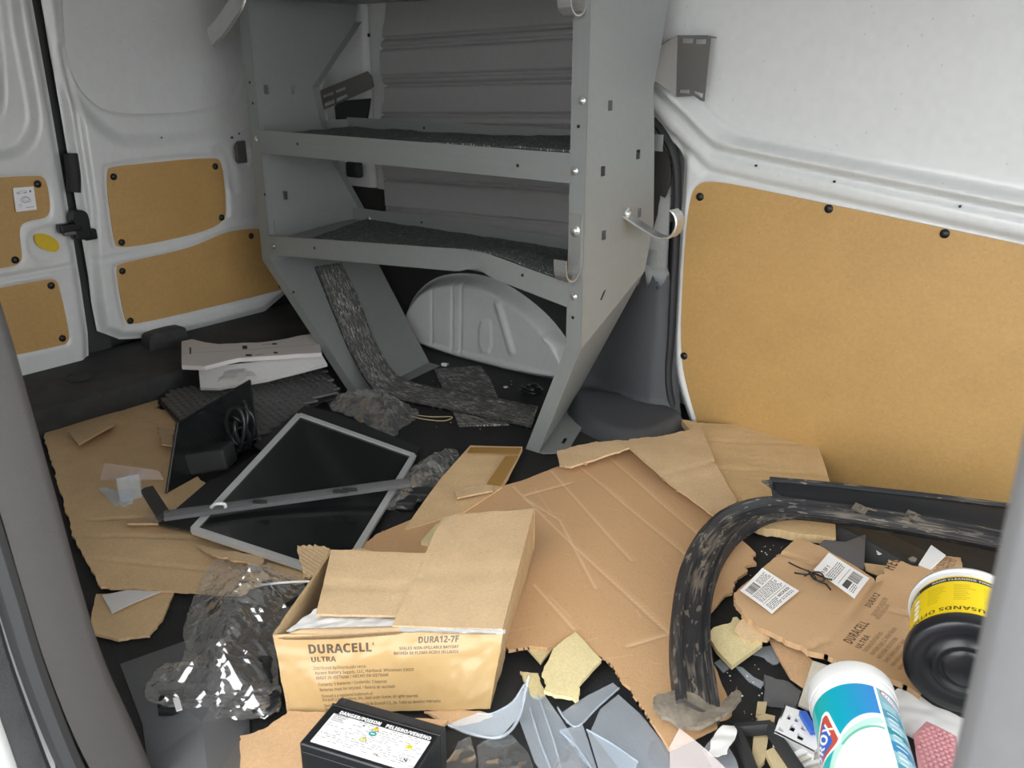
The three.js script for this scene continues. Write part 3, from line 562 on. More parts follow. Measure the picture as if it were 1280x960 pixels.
{
  const S = shelfUnit, st = M.steel;
  // left end panel: flat upper sheet, lower sheet bent inwards, front flange
  const L = [[ZF, 0.34], [ZF, 1.34], [-2.02, 1.34], [-1.965, 1.006], [-1.784, 0.825], [-1.802, 0.727], [-1.838, 0.612], [-1.946, 0.44], [-1.95, 0.36]].map(([z, y]) => V(XL, y, z));
  const slotL = [[367, 112], [333, 112]].map(([u, v]) => onPlane(u, v, V(XL, 0, 0), XN)).concat([onPlane(357, 244, V(XL, 0, 0), XN)]).map((p) => [[-0.008, -0.012], [0.008, -0.012], [0.008, 0.012], [-0.008, 0.012]].map(([a, b]) => V(XL, p.y + b, p.z + a)));
  const lp = part('end_panel', plate(L, XN, 0.002, slotL), st, S);
  const lf = [V(XL, 0.34, ZF), V(XL, 0.36, -1.95), V(-1.845, 0.004, -1.915), V(-1.80, 0.004, ZF)];
  part('end_panel_foot', patch([lf[0], lf[3], lf[2], lf[1]], 4, 4, 0.002), st, S);
  part('front_flange', mergeGeometries([patch([V(-1.845, 0.004, ZF + 0.001), V(-1.80, 0.004, ZF + 0.001), V(XL, 0.345, ZF + 0.001), V(-2.195, 0.345, ZF + 0.001)], 2, 2, 0.002), box(-2.192, XL, 0.343, 1.34, ZF - 0.001, ZF + 0.001)]), st, S);
  part('rear_flange', sweep(rect(0.03, 0.002), [V(XL + 0.012, 0.44, -1.94), V(XL + 0.012, 0.612, -1.836), V(XL + 0.012, 0.727, -1.8), V(XL + 0.012, 0.825, -1.782), V(XL + 0.012, 1.006, -1.963)], V(0, 0.6, 0.8)), st, S);
  part('foot_flange', patch([V(-1.80, 0.004, ZF), V(-1.76, 0.004, ZF), V(-1.80, 0.004, -1.915), V(-1.845, 0.004, -1.915)], 1, 1, 0.002), st, S);
  // right end panel with slots
  const yz = [[ZF, 0.29], [ZF, 1.34]].map(([z, y]) => V(XR, y, z)).concat([[838, -60], [836, 0], [826, 60], [817, 110], [818, 170], [817, 280], [806, 338]].map(([u, v]) => onPlane(u, v, V(XR, 0, 0), XN)));
  const slotAt = (u, v, p0, n, e1, e2, w = 0.009, h = 0.0105) => { const p = onPlane(u, v, p0, n); return [[-1, -1], [1, -1], [1, 1], [-1, 1]].map(([a, b]) => p.clone().addScaledVector(e1, a * w).addScaledVector(e2, b * h)); };
  const Y = V(0, 1, 0), holesR = [[763, 132], [754, 214], [798, 193], [755, 294], [799, 266]].map(([u, v]) => slotAt(u, v, V(XR, 0, 0), XN, ZN, Y));
  part('end_panel', plate(yz, XN, 0.002, holesR), st, S);
  const rt = yz[yz.length - 1], f0 = V(XR, 0.29, ZF), fb = V(-1.165, 0.004, ZF), rb = fl(717, 501, 0.004);
  const nL = fb.clone().sub(f0).cross(rb.clone().sub(f0)).normalize(); if (nL.x < 0) nL.negate();
  part('end_panel_foot', mergeGeometries([patch([fb, rb, rt, f0], 6, 6, 0.002)]), st, S);
  for (const [u, v] of [[750, 367], [794, 335]]) { const p = onPlane(u, v, f0, nL), e1 = rb.clone().sub(fb).normalize(), e2 = f0.clone().sub(fb).normalize(); part('slot', plate([[-1, -1], [1, -1], [1, 1], [-1, 1]].map(([a, b]) => p.clone().addScaledVector(e1, a * 0.008).addScaledVector(e2, b * 0.01).addScaledVector(nL, 0.008)), nL, 0.002), M.clip, S); }
  part('front_flange', mergeGeometries([patch([V(-1.205, 0.004, ZF + 0.001), V(-1.165, 0.004, ZF + 0.001), V(XR, 0.29, ZF + 0.001), V(-1.092, 0.29, ZF + 0.001)], 2, 2, 0.002), box(-1.092, XR, 0.289, 1.34, ZF - 0.001, ZF + 0.001)]), st, S);
  const out = V(0.07, 0, 0);
  const ff = part('foot_flange', plate([fb.clone(), fb.clone().add(V(0.012, 0, 0)), fb.clone().lerp(rb, 0.12).add(out), fb.clone().lerp(rb, 0.92).add(out), rb.clone().add(V(0.03, 0, 0)), rb.clone()].map((p) => p.setY(0.006)), Y, 0.002,
    [0.28, 0.72].map((t) => { const c = fb.clone().lerp(rb, t).add(V(0.045, 0, 0)).setY(0.006), d = rb.clone().sub(fb).setY(0).normalize(); return [[-0.018, -0.005], [0.018, -0.005], [0.018, 0.005], [-0.018, 0.005]].map(([a, b]) => c.clone().addScaledVector(d, a).add(V(b, 0, 0))); })), st, S);
  // the upper shelf tray
  const ZB = -1.905;
  const tray1 = part('shelf', mergeGeometries([box(XL, -1.09, 0.694, 0.697, ZB, ZF - 0.002), box(XL, -1.088, 0.654, 0.716, ZF + 0.0015, ZF + 0.004), box(XL, XR - 0.002, 0.697, 0.735, ZB - 0.002, ZB), box(XL + 0.001, XL + 0.003, 0.697, 0.73, ZB, ZF - 0.02), box(XL, -1.09, 0.654, 0.656, ZF - 0.02, ZF + 0.0015)]), st, S);
  // the lower shelf tray: its front lip has been bent up in a kink
  const lipT = (x) => x < -1.40 ? 0.419 + (x + 2.15) / 0.75 * 0.055 : x < -1.33 ? 0.476 : 0.476 - (x + 1.33) / 0.24 * 0.038;
  const lipB = (x) => lipT(x) - 0.055 + 0.01 * Math.exp(-((x + 1.36) ** 2) / 0.001);
  const n = 60, pf = [], pb = [];
  for (let i = 0; i <= n; i++) { const x = XL + (-1.088 - XL) * i / n; pf.push(x); }
  const lip = patch([V(XL, 0, ZF + 0.004), V(-1.088, 0, ZF + 0.004), V(-1.088, 1, ZF + 0.004), V(XL, 1, ZF + 0.004)], n, 4, 0.002, (u, v) => { const x = XL + (-1.088 - XL) * u, y = lipB(x) + (lipT(x) - lipB(x)) * v; return V(0, y - v, 0.012 * Math.exp(-((x + 1.355) ** 2) / 0.0012) * (v - 0.4)); }, [1.06, 0.05]);
  const deckY = (x, t) => lipT(x) - 0.012 + (0.425 - lipT(x) + 0.012) * smooth(0, 1, t);
  const deck = patch([V(XL, 0, ZF), V(-1.07, 0, ZF), V(-1.07, 0, ZB), V(XL, 0, ZB)], n, 16, 0.002, (u, v) => V(0, deckY(XL + (-1.07 - XL) * u, v), 0));
  const tray2 = part('shelf', mergeGeometries([lip, deck, box(XL, XR - 0.002, 0.42, 0.462, ZB - 0.002, ZB), box(XL + 0.001, XL + 0.003, 0.42, 0.46, ZB, ZF - 0.02)].map((q) => q)), st, S);
  // underside of the top tray
  part('shelf', mergeGeometries([box(XL, XR - 0.002, 1.055, 1.058, -1.96, ZF), box(XL, -1.09, 1.05, 1.11, ZF + 0.0015, ZF + 0.004)]), st, S);
  for (const [u, v] of [[320, 175], [342, 308], [718, 214], [717, 371], [727, 126]]) bolt(v > 250 ? tray2 : tray1, at(u, v, { z: ZF + 0.004 }), ZN);
  for (const [u, v] of [[450, 163], [462, 274]]) bolt(v > 250 ? tray2 : tray1, at(u, v, { z: ZB + 0.001 }), ZN);
  const hole = new THREE.CylinderGeometry(0.0038, 0.0038, 0.0012, 10).rotateX(Math.PI / 2);
  for (const [u, v, z] of [[372, 180, 0.005], [647, 207, 0.005], [393, 310, 0.005], [653, 344, 0.007], [312, 103, 0.0015], [316, 129, 0.0015], [331, 243, 0.0015], [723, 158, 0.0015], [716, 397, 0.0015], [367, 365, 0.003], [432, 486, 0.003]]) { const m = mesh('bolt_hole', hole, M.clip, z > 0.0045 ? (v > 250 ? tray2 : tray1) : S); m.position.copy(at(u, v, { z: ZF + z })).sub(S.position); }
  for (const [u, v] of [[530, 160], [527, 278]]) { const m = mesh('bolt_hole', hole, M.clip, v > 250 ? tray2 : tray1); m.position.copy(at(u, v, { z: ZB + 0.002 })).sub(S.position); }

  // carpet liners lying on the shelves
  const c1 = sheetGeo([[-2.11, -1.9], [-1.3, -1.9], [-1.08, -1.88], [-1.1, -1.6], [-2.1, -1.6]], 0.02, (x, z) => 0.012 * fbm(x * 22, z * 22, 7) + 0.012 * smooth(-1.75, -1.2, x), 0.005, (a, b, d) => V(a, 0.703 + d, b));
  tag(mesh('shelf_carpet', c1, M.carpet), 'dark green grey carpet lying on the upper shelf', 'carpet');
  const c2 = sheetGeo([[-2.08, -1.9], [-1.09, -1.9], [-1.095, -1.6], [-1.45, -1.6], [-2.0, -1.605]], 0.02, (x, z) => deckY(x, (ZF - z) / (ZF - ZB)) + 0.007 * fbm(x * 26, z * 26, 9), 0.004, (a, b, d) => V(a, 0.005 + d, b));
  tag(mesh('shelf_carpet', c2, M.carpet), 'speckled charcoal carpet lying on the lower bent shelf', 'carpet');
}
// ---------------------------------------------------------------- brackets and hooks
function hookPath() { const p = [V(0, 0.135, 0), V(0, 0.08, 0), V(0, 0.02, 0)]; for (let k = 1; k <= 10; k++) { const a = k / 10 * Math.PI; p.push(V(0, 0.02 - 0.024 * Math.sin(a), 0.026 * (1 - Math.cos(a)))); } p.push(V(0, 0.045, 0.054)); return p; }
function zincHook(pos, label) {
  const g = group('utility_hook', pos, label, 'hook');
  mesh('strap', sweep(rect(0.003, 0.032), curve(hookPath(), 40), XN), M.zinc, g);
  for (const y of [0.1]) { const b = mesh('bolt', boltGeo, M.zinc, g); b.position.set(0, y, 0.0018); aim(b, ZN); b.scale.setScalar(1.5); }
  return g;
}
zincHook(at(722, 340, { z: ZF + 0.004 }).setX(-1.072).setY(0.455), 'galvanised steel hook bolted to the shelf front beside the lower shelf');
zincHook(V(-1.075, 0.985, ZF + 0.004), 'galvanised steel hook high on the shelf front above the upper shelf');
{
  const p0 = onPlane(784, 269, V(XR, 0, 0), XN), zz = p0.z, g = group('utility_hook', p0, 'galvanised steel hook sticking out sideways from the shelf end panel', 'hook');
  const pts = [[781, 268], [795, 277], [812, 288], [824, 295], [836, 297], [845, 292], [850, 280], [848, 268], [842, 262]].map(([u, v]) => at(u, v, { z: zz }));
  part('strap', sweep(rect(0.003, 0.034), curve(pts, 40), ZN), M.zinc, g);
  const e = mesh('bolt', boltGeo, M.zinc, g); aim(e, XN); e.scale.setScalar(1.6); e.position.set(0.003, 0.003, 0);
  part('lip', sweep(ring(0.003, 0.003, 8), curve(pts.map((p) => p.clone().add(V(0, 0, 0.017))), 40), ZN), M.zinc, g);
}
{
  const P = [[302, -30], [296, 0], [284, 20], [273, 36], [262, 47]].map(([u, v], i) => at(u, v, { z: -1.53 + 0.01 * i }));
  const g = group('strap_bracket', P[1], 'thin shiny metal strap hanging off the top of the shelf beside the rear door', 'bracket');
  part('strap', sweep([[-0.03, -0.004], [-0.026, 0.002], [0, 0.004], [0.026, 0.002], [0.03, -0.004], [0.025, 0], [0, 0.0015], [-0.025, 0]], curve(P, 24), V(0.1, 0.3, 1)), M.zinc, g);
  part('edge_wire', tube(P.map((p) => p.clone().add(V(0.027, -0.012, 0.004))), 0.0022, 24, 6), M.zinc, g);
}
{
  const z = -1.972, P = (l) => l.map(([u, v]) => at(u, v, { z }));
  const g = mesh('slotted_bracket', plate(P([[400, 113], [459, 89], [464, 95], [467, 108], [462, 112], [400, 139]]), ZN, 0.003, [[[403, 119], [417, 114], [417, 118], [403, 123]], [[419, 113], [432, 108], [432, 112], [419, 117]], [[405, 129], [418, 124], [418, 129], [405, 134]], [[420, 123], [434, 117], [434, 121], [420, 128]]].map(P)), M.dull);
  tag(g, 'slotted grey steel bracket joining the shelf to the white corner post', 'bracket');
}
{
  const z = -1.925, P = (l) => l.map(([u, v]) => at(u, v, { z })), p0 = P([[848, 82]])[0];
  const g = group('wall_bracket', p0, 'bent grey steel bracket with slots on the white wall above the side door', 'bracket');
  part('slotted_face', plate(P([[847, 44], [884, 44], [888, 48], [880, 127], [876, 126], [866, 119], [845, 120]]), ZN, 0.003, [[[853, 48], [867, 48], [866, 54], [852, 54]], [[870, 49], [883, 49], [882, 55], [869, 55]], [[849, 112], [862, 112], [862, 117], [849, 116]], [[866, 113], [879, 117], [878, 123], [868, 117]]].map(P)), M.dull, g);
  const a = P([[847, 44], [845, 120]]), b = [[826, 57], [817, 100]].map(([u, v]) => at(u, v, { z: -1.885 }));
  part('angled_face', patch([b[1], a[1], a[0], b[0]], 2, 2, 0.003), M.dull, g);
  part('top_lip', patch([P([[847, 44]])[0], P([[884, 44]])[0], P([[886, 46]])[0].add(V(0, 0.0, -0.04)), P([[849, 46]])[0].add(V(0, 0, -0.04))], 1, 1, 0.002), M.dull, g);
  part('bottom_lip', patch([P([[845, 120]])[0], P([[866, 119]])[0], P([[866, 119]])[0].add(V(0, 0, -0.03)), P([[845, 120]])[0].add(V(0, 0, -0.03))], 1, 1, 0.002), M.dull, g);
}
// ---------------------------------------------------------------- rubber strips in the bottom bay
{
  const p0 = V(XL, 0.343, ZF), n = V(0.343, 0.35, 0).normalize(), q = (u, v) => onPlane(u, v, p0, n).addScaledVector(n, 0.008);
  const Lp = [q(393, 335), q(413, 385), q(436, 440), fl(462, 480, 0.045), fl(482, 494, 0.02), fl(515, 503, 0.009), fl(560, 512, 0.008), fl(610, 523, 0.008), fl(664, 535, 0.008)];
  const Rp = [q(425, 330), q(447, 375), q(466, 425), fl(490, 462, 0.045), fl(510, 475, 0.02), fl(536, 482, 0.011), fl(580, 489, 0.01), fl(625, 498, 0.01), fl(673, 508, 0.01)];
  tag(mesh('rubber_strip', ribbon(Lp, Rp, 70, 8, 0.006), M.rubber), 'long ribbed black rubber strip sliding down the bent shelf panel onto the floor', 'rubber mat');
  tag(laid('rubber_offcut', [[543, 461], [600, 457], [612, 472], [637, 530], [574, 532]], M.rubber, { h: 0.0055, thick: 0.004, warp: 0.001, torn: 0.001 }), 'rectangular ribbed black rubber offcut lying under the long strip', 'rubber mat');
}

// ================================================================ things on the floor, back to front
const sheetOf = (name, px, mat, o, label, category, grp) => tag(laid(name, px, mat, o), label, category, grp);
// printed sheet: a canvas over the sheet's own plane; draw(g, P) with P(photo pixel) -> canvas pixel
function printed(name, px, o, base, draw, res = 1500) {
  const m = laid(name, px, M.cardB, o), pl = m.pl, h = o.h ?? 0.01;
  const uvs = px.map((p) => pl.uv(fl(p[0], p[1], p[2] ?? h)));
  const x0 = Math.min(...uvs.map((q) => q[0])) - 0.01, x1 = Math.max(...uvs.map((q) => q[0])) + 0.01, y0 = Math.min(...uvs.map((q) => q[1])) - 0.01, y1 = Math.max(...uvs.map((q) => q[1])) + 0.01;
  const W = Math.round((x1 - x0) * res), H = Math.round((y1 - y0) * res);
  const t = canvas(W, H, (g) => { g.fillStyle = base; g.fillRect(0, 0, W, H); speckle(g, W, H, 'rgba(70,40,10,0.10)', W * H / 60, 2.4); speckle(g, W, H, 'rgba(255,235,200,0.10)', W * H / 70, 2.4); draw(g, (u, v) => { const q = pl.uv(fl(u, v, h)); return [(q[0] - x0) * res, H - (q[1] - y0) * res]; }, res); });
  t.repeat.set(1 / (x1 - x0), 1 / (y1 - y0)); t.offset.set(-x0 / (x1 - x0), -y0 / (y1 - y0));
  m.material = new THREE.MeshPhysicalMaterial({ map: t, roughness: 0.75, side: THREE.DoubleSide, bumpMap: rep(T.grain, 4), bumpScale: 0.0004 });
  return m;
}
function textAlong(g, a, b, str, up = 1, font = 'bold', stretch) {      // text from canvas point a to b
  const L = Math.hypot(b[0] - a[0], b[1] - a[1]); g.save(); g.translate(a[0], a[1]); g.rotate(Math.atan2(b[1] - a[1], b[0] - a[0]));
  g.font = `${font} 100px sans-serif`; const w = g.measureText(str).width; g.scale(L / w, (stretch ?? 1) * L / w * up); g.fillText(str, 0, 0); g.restore();
}
// --- rear floor: white cartons, grille
{
  const o = { h: 0.125, thick: 0.012, warp: 0.004, freq: 9, cell: 0.015 };
  const a = printed('flat_carton', [[227, 427], [240, 424], [256, 428], [273, 430], [323, 428], [357, 423], [390, 417], [400, 432], [402, 441], [300, 447], [256, 458], [227, 456]], o, '#d9d5d3', (g, P) => {
    g.fillStyle = '#26262a'; const sq = (u0, v0, u1, v1) => { const q = [[u0, v0], [u1, v0], [u1, v1], [u0, v1]].map(([u, v]) => P(u, v)); g.beginPath(); q.forEach((p, i) => i ? g.lineTo(...p) : g.moveTo(...p)); g.fill(); };
    sq(303, 432, 309, 436.5); sq(237, 435, 239, 443); sq(340, 428.5, 346, 431); textAlong(g, P(328, 431), P(340, 430), 'wwww'); sq(342, 439.5, 347, 442); textAlong(g, P(319, 444), P(330, 443), 'mm i:'); sq(307, 442.5, 315, 445);
    g.strokeStyle = '#a8a4a4'; g.lineWidth = 4; g.beginPath(); g.moveTo(...P(228, 442)); g.lineTo(...P(300, 438)); g.lineTo(...P(398, 430)); g.stroke();
  });
  tag(a, 'long flattened white carton with small black print by the rear sill', 'carton');
  sheetOf('flat_carton', [[249, 464, 0.09], [307, 451, 0.11], [400, 440, 0.11], [409, 456, 0.085], [334, 474, 0.07], [273, 484, 0.065], [250, 483, 0.07]], M.paper, { h: 0.085, thick: 0.01, warp: 0.003 }, 'plain white flattened carton in front of the printed white one', 'carton');
  sheetOf('blister_pack', [[272, 482], [282, 470], [293, 464], [307, 468], [322, 474], [300, 482]], M.film, { h: 0.078, thick: 0.001, warp: 0.012, freq: 40, cell: 0.008, bumps: () => 0.014 }, 'small clear plastic packet lying on the plain white carton', 'plastic packet');
}
{ // slotted plastic grille
  const px = [[200, 503], [214, 489], [300, 481], [336, 479], [408, 462], [416, 474], [430, 496], [404, 501], [360, 530], [318, 560], [270, 560], [232, 540]];
  const pl = planeOf(px, () => 0.03), out = px.map((p) => pl.uv(fl(p[0], p[1], 0.03)));
  const g = group('plastic_grille', pl.c, 'black slotted plastic grille lying behind the monitor parts', 'grille');
  part('backing', sheetGeo(out, 0.05, () => 0, 0.004, pl.map), M.clip, g);
  const a = pl.uv(fl(232, 540, 0.03)), b = pl.uv(fl(404, 501, 0.03)), dir = new THREE.Vector2(b[0] - a[0], b[1] - a[1]).normalize(), nor = new THREE.Vector2(-dir.y, dir.x);
  const bars = [];
  for (let r = -14; r < 24; r++) for (let c = -26; c < 44; c++) {
    const cx = a[0] + dir.x * c * 0.018 + nor.x * r * 0.026, cy = a[1] + dir.y * c * 0.018 + nor.y * r * 0.026;
    if (sdf(out, cx, cy) > -0.008) continue;
    const w = pl.map(cx, cy, 0.005), th = Math.atan2(dir.y, dir.x);
    const k = new THREE.BoxGeometry(0.0182, 0.006, 0.0085); k.rotateY(th); k.translate(w.x, w.y, w.z); bars.push(k);
    const s = pl.map(cx + nor.x * 0.013, cy + nor.y * 0.013, 0.005), k2 = new THREE.BoxGeometry(0.0105, 0.006, 0.02); k2.rotateY(th + 0.3); k2.translate(s.x, s.y, s.z); bars.push(k2);
  }
  const lat = part('lattice', mergeGeometries(bars), M.grille, g); lat.userData.kind = 'stuff';
}
// --- left cartons
{
  const c = sheetOf('torn_carton', [[55, 545], [64, 527], [72, 520], [106, 518, , 0.006], [117, 520, , 0.008], [143, 510, , 0.006], [175, 494], [199, 496, , 0.006], [195, 510, , 0.008], [212, 512], [232, 518], [222, 530, , 0.012], [218, 560], [250, 600], [330, 650], [392, 700], [385, 728, , 0.012], [335, 722, , 0.012], [300, 742], [249, 740], [126, 734], [95, 680]], M.cardC, { h: 0.018, thick: 0.005, warp: 0.007, freq: 3.5, cell: 0.009, torn: 0.003, creases: [[[72, 560], [150, 530], [232, 518]], [[118, 650], [240, 645]], [[113, 672], [240, 673], [330, 700]], [[160, 500], [130, 545]], [[120, 700], [300, 715]]], crease: -0.004 }, 'large torn brown carton sheet beside the grey jamb', 'cardboard');
  c.updateMatrixWorld();
  const fp = (px, o) => { const m = laid('flap', px, M.cardB, { ...o, parent: c }); return m; };
  fp([[85, 541, 0.032], [120, 524, 0.034], [146, 530, 0.036], [98, 554, 0.05]], { thick: 0.004, warp: 0.001 });
  fp([[197, 534, 0.03], [217, 537, 0.035], [215, 558, 0.05], [202, 553, 0.055]], { thick: 0.004, warp: 0.003, torn: 0.004 });
  fp([[158, 651, 0.03], [205, 651, 0.032], [206, 654, 0.036], [160, 654, 0.036]], { thick: 0.004, warp: 0.001, torn: 0.002 });
  fp([[246, 680, 0.034], [275, 688, 0.034], [300, 690, 0.036], [330, 698, 0.036], [326, 706, 0.04], [280, 697, 0.04], [262, 690, 0.04]], { thick: 0.004, warp: 0.004, torn: 0.006 });
  sheetOf('torn_carton', [[120, 742], [218, 738], [205, 769, , 0.005], [187, 794, , 0.004], [148, 799], [110, 790]], M.cardC, { h: 0.012, thick: 0.005, warp: 0.004, torn: 0.001, creases: [[[140, 766], [205, 765]]] }, 'small folded brown carton corner under the large torn sheet', 'cardboard');
  sheetOf('paper_scrap', [[128, 745], [160, 739], [202, 740], [170, 754], [140, 767]], M.paper, { h: 0.017, thick: 0.001, warp: 0.005, freq: 9 }, 'crumpled grey white paper scrap on the small carton corner', 'paper');
}
// --- broken clear plastic boxes on the left carton
{
  const p = fl(165, 605, 0.024), g = group('clear_container', p, 'broken clear plastic container on the torn brown carton', 'container');
  const Q = (u, v, h) => fl(u, v, h);
  part('lid', patch([Q(125, 600, 0.045), Q(205, 600, 0.05), Q(198, 588, 0.075), Q(130, 579, 0.075)], 6, 4, 0.0018, (u, v) => 0.006 * Math.sin(u * 3)), M.clearWarm, g);
  part('tray', patch([Q(144, 633, 0.024), Q(166, 630, 0.024), Q(170, 612, 0.026), Q(122, 610, 0.026)], 4, 4, 0.0018, (u, v) => 0.004 * Math.sin(u * 9)), M.clear, g);
  for (const [a, b] of [[[151, 628], [151, 601]], [[166, 626], [166, 600]], [[178, 622], [178, 600]]]) { const q0 = Q(a[0], a[1], 0.025), up = V(0, 0.055, 0); part('divider', patch([q0, q0.clone().add(V(-0.03, 0, -0.02)), q0.clone().add(V(-0.03, 0.055, -0.02)), q0.clone().add(up)], 1, 1, 0.0015), M.clear, g); }
  const q0 = Q(151, 628, 0.025), q1 = Q(178, 622, 0.025); part('wall', patch([q0, q1, q1.clone().add(V(0, 0.055, 0)), q0.clone().add(V(0, 0.055, 0))], 1, 1, 0.0015), M.clear, g);
}
sheetOf('film_scrap', [[180, 640], [205, 645], [235, 655], [228, 660], [190, 652]], M.clearWarm, { h: 0.038, thick: 0.001, warp: 0.004 }, 'small clear film scrap beside the black bezel corner', 'film');
// --- monitor shell, cable, LCD panel and bezel
{
  const a = fl(208, 617, 0.024), b = fl(322, 556, 0.024), c = fl(312, 476, 0.15), d = fl(222, 529, 0.15);
  const g = group('monitor_shell', a.clone().lerp(b, 0.5).setY(0.024), 'black monitor back shell standing on edge behind the glass panel', 'monitor shell');
  part('panel', patch([a, b, c, d], 10, 6, 0.004, (u, v) => -0.006 * Math.sin(u * Math.PI)), M.glassBlack, g);
  part('rim', mergeGeometries([[a, d], [d, c], [c, b]].map(([p, q]) => tube([p, q], 0.0035, 4, 8))), M.blackGloss, g);
  const k = fl(262, 575, 0.05); const bk = part('mount_block', new RoundedBoxGeometry(0.10, 0.05, 0.075, 2, 0.006).rotateY(0.65).rotateZ(0.2).translate(k.x, k.y + 0.005, k.z), M.black, g);
  sheetOf('plastic_cover', [[198, 655], [260, 602], [285, 592], [330, 560], [370, 520], [376, 540], [330, 600], [262, 655], [240, 662]], M.black, { h: 0.038, thick: 0.004, warp: 0.002 }, 'flat black plastic cover lying between the shell and the glass panel', 'plastic cover');
  const kc = fl(296, 565, 0.036);
  const cb = group('power_cable', kc, 'coiled black power cable tied up against the monitor shell', 'cable');
  const loops = [];
  for (let i = 0; i <= 150; i++) { const t = i / 150, w = t * 6.2 * 2 * Math.PI, r = 0.75 + 0.25 * Math.sin(t * 17); loops.push(V(kc.x + 0.026 * r * Math.cos(w) + 0.03 * (t - 0.5), kc.y + 0.058 + 0.055 * r * Math.sin(w), kc.z - 0.02 + 0.06 * (t - 0.5) + 0.008 * Math.sin(w * 1.7))); }
  part('coil', new THREE.TubeGeometry(new THREE.CatmullRomCurve3(loops), 420, 0.0044, 8), M.cable, cb);
  part('tie', new THREE.TorusGeometry(0.02, 0.003, 8, 20).rotateY(0.7).translate(kc.x, kc.y + 0.035, kc.z - 0.018), M.black, cb);
}
{
  const hs = [0.085, 0.026, 0.034, 0.05], cn = [[374, 519], [517, 570], [425, 722], [242, 662]].map(([u, v], i) => fl(u, v, hs[i]));
  const [A, B, C, D] = cn, up = B.clone().sub(A).cross(D.clone().sub(A)).normalize(); if (up.y < 0) up.negate();
  const g = group('display_panel', A.clone().add(C).multiplyScalar(0.5), 'black glass display panel with a silver frame lying on the cartons', 'display panel');
  part('glass', patch([D, C, B, A], 6, 6, 0.006), M.glassBlack, g);
  const prof = [[-0.0065, -0.008], [0.0065, -0.008], [0.0065, 0.003], [-0.0065, 0.003]];
  for (const [p, q] of [[A, B], [B, C], [C, D], [D, A]]) part('frame_bar', sweep(prof.map(([x, y]) => [x, y]), [p.clone().addScaledVector(up, 0.001), p.clone().lerp(q, 0.5).addScaledVector(up, 0.001), q.clone().addScaledVector(up, 0.001)], up), M.alu, g);
  laid('back_cover', [[381, 503, 0.075], [420, 514, 0.06], [526, 562, 0.02], [516, 574, 0.02], [376, 524, 0.072], [330, 566, 0.06], [318, 560, 0.06]], M.black, { h: 0.05, thick: 0.004, warp: 0.001, parent: g });
  const bz = group('bezel_frame', fl(203, 645, 0.05), 'broken black bezel bar lying across the glass panel', 'bezel');
  const bar = (pts, w) => sweep([[-w, -0.006], [w, -0.006], [w, 0.002], [w * 0.3, 0.006], [-w, 0.006]], curve(pts, 20), V(0, 1, 0));
  const c0 = fl(205, 645, 0.07), c1 = fl(512, 603, 0.06), c2 = fl(184, 612, 0.062);
  part('long_bar', bar([c0, c0.clone().lerp(c1, 0.35), c0.clone().lerp(c1, 0.7), c1], 0.011), M.trim, bz);
  part('short_bar', bar([c2, c2.clone().lerp(c0, 0.5), c0], 0.012), M.black, bz);
  for (const [u, v] of [[325, 627], [425, 614], [437, 612]]) { const q = fl(u, v, 0.073); part('tab', new RoundedBoxGeometry(0.03, 0.006, 0.008, 1, 0.002).rotateY(0.62).translate(q.x, q.y, q.z), M.black, bz); }
  tag(mesh('cable_clip', tube([fl(264, 634, 0.078), fl(270, 630, 0.088), fl(280, 630, 0.088), fl(282, 634, 0.08)], 0.0035, 16, 8), M.whitePlastic), 'white cable clip on the black bezel bar', 'clip');
}
// --- small litter in the bottom bay
{
  const plug = (u, v, label) => { const p = fl(u, v, 0.001), g = group('wall_plug', p, label, 'plug'); mesh('body', new THREE.CapsuleGeometry(0.006, 0.012, 4, 10).rotateZ(1.57).rotateY(0.4).translate(0, 0.006, 0), M.whitePlastic, g); mesh('collar', new THREE.CylinderGeometry(0.0065, 0.0065, 0.005, 10).rotateZ(1.57).rotateY(0.4).translate(0.011, 0.006, -0.004), M.zinc, g); return g; };
  plug(556, 458, 'white plastic plug on the floor behind the rubber offcut');
  tag(mesh('hair_tie', tube([fl(513, 520, 0.004), fl(530, 524, 0.006), fl(555, 526, 0.003), fl(565, 521, 0.004), fl(540, 521, 0.005), fl(522, 519, 0.004)], 0.0012, 40, 6), M.wood), 'thin yellow string on the dark floor below the rubber strip', 'string');
  const s = fl(664, 492, 0.004), c = [];
  for (let i = 0; i <= 80; i++) { const t = i / 80, w = t * 5 * Math.PI * 2, r = 0.028 - 0.012 * t; c.push(V(s.x + r * 1.3 * Math.cos(w), s.y + 0.008 + 0.012 * t + 0.004 * Math.sin(w * 1.3), s.z + r * Math.sin(w))); }
  tag(mesh('wire_coil', new THREE.TubeGeometry(new THREE.CatmullRomCurve3(c), 200, 0.004, 6), M.cable), 'small coil of black wire on the floor behind the shelf foot', 'wire');
  const k = fl(632, 484, 0.003); tag(mesh('washer', new THREE.TorusGeometry(0.006, 0.0025, 8, 16).rotateX(1.5).translate(k.x, k.y, k.z), M.zinc), 'small metal washer on the floor beside the rubber offcut', 'washer');
}
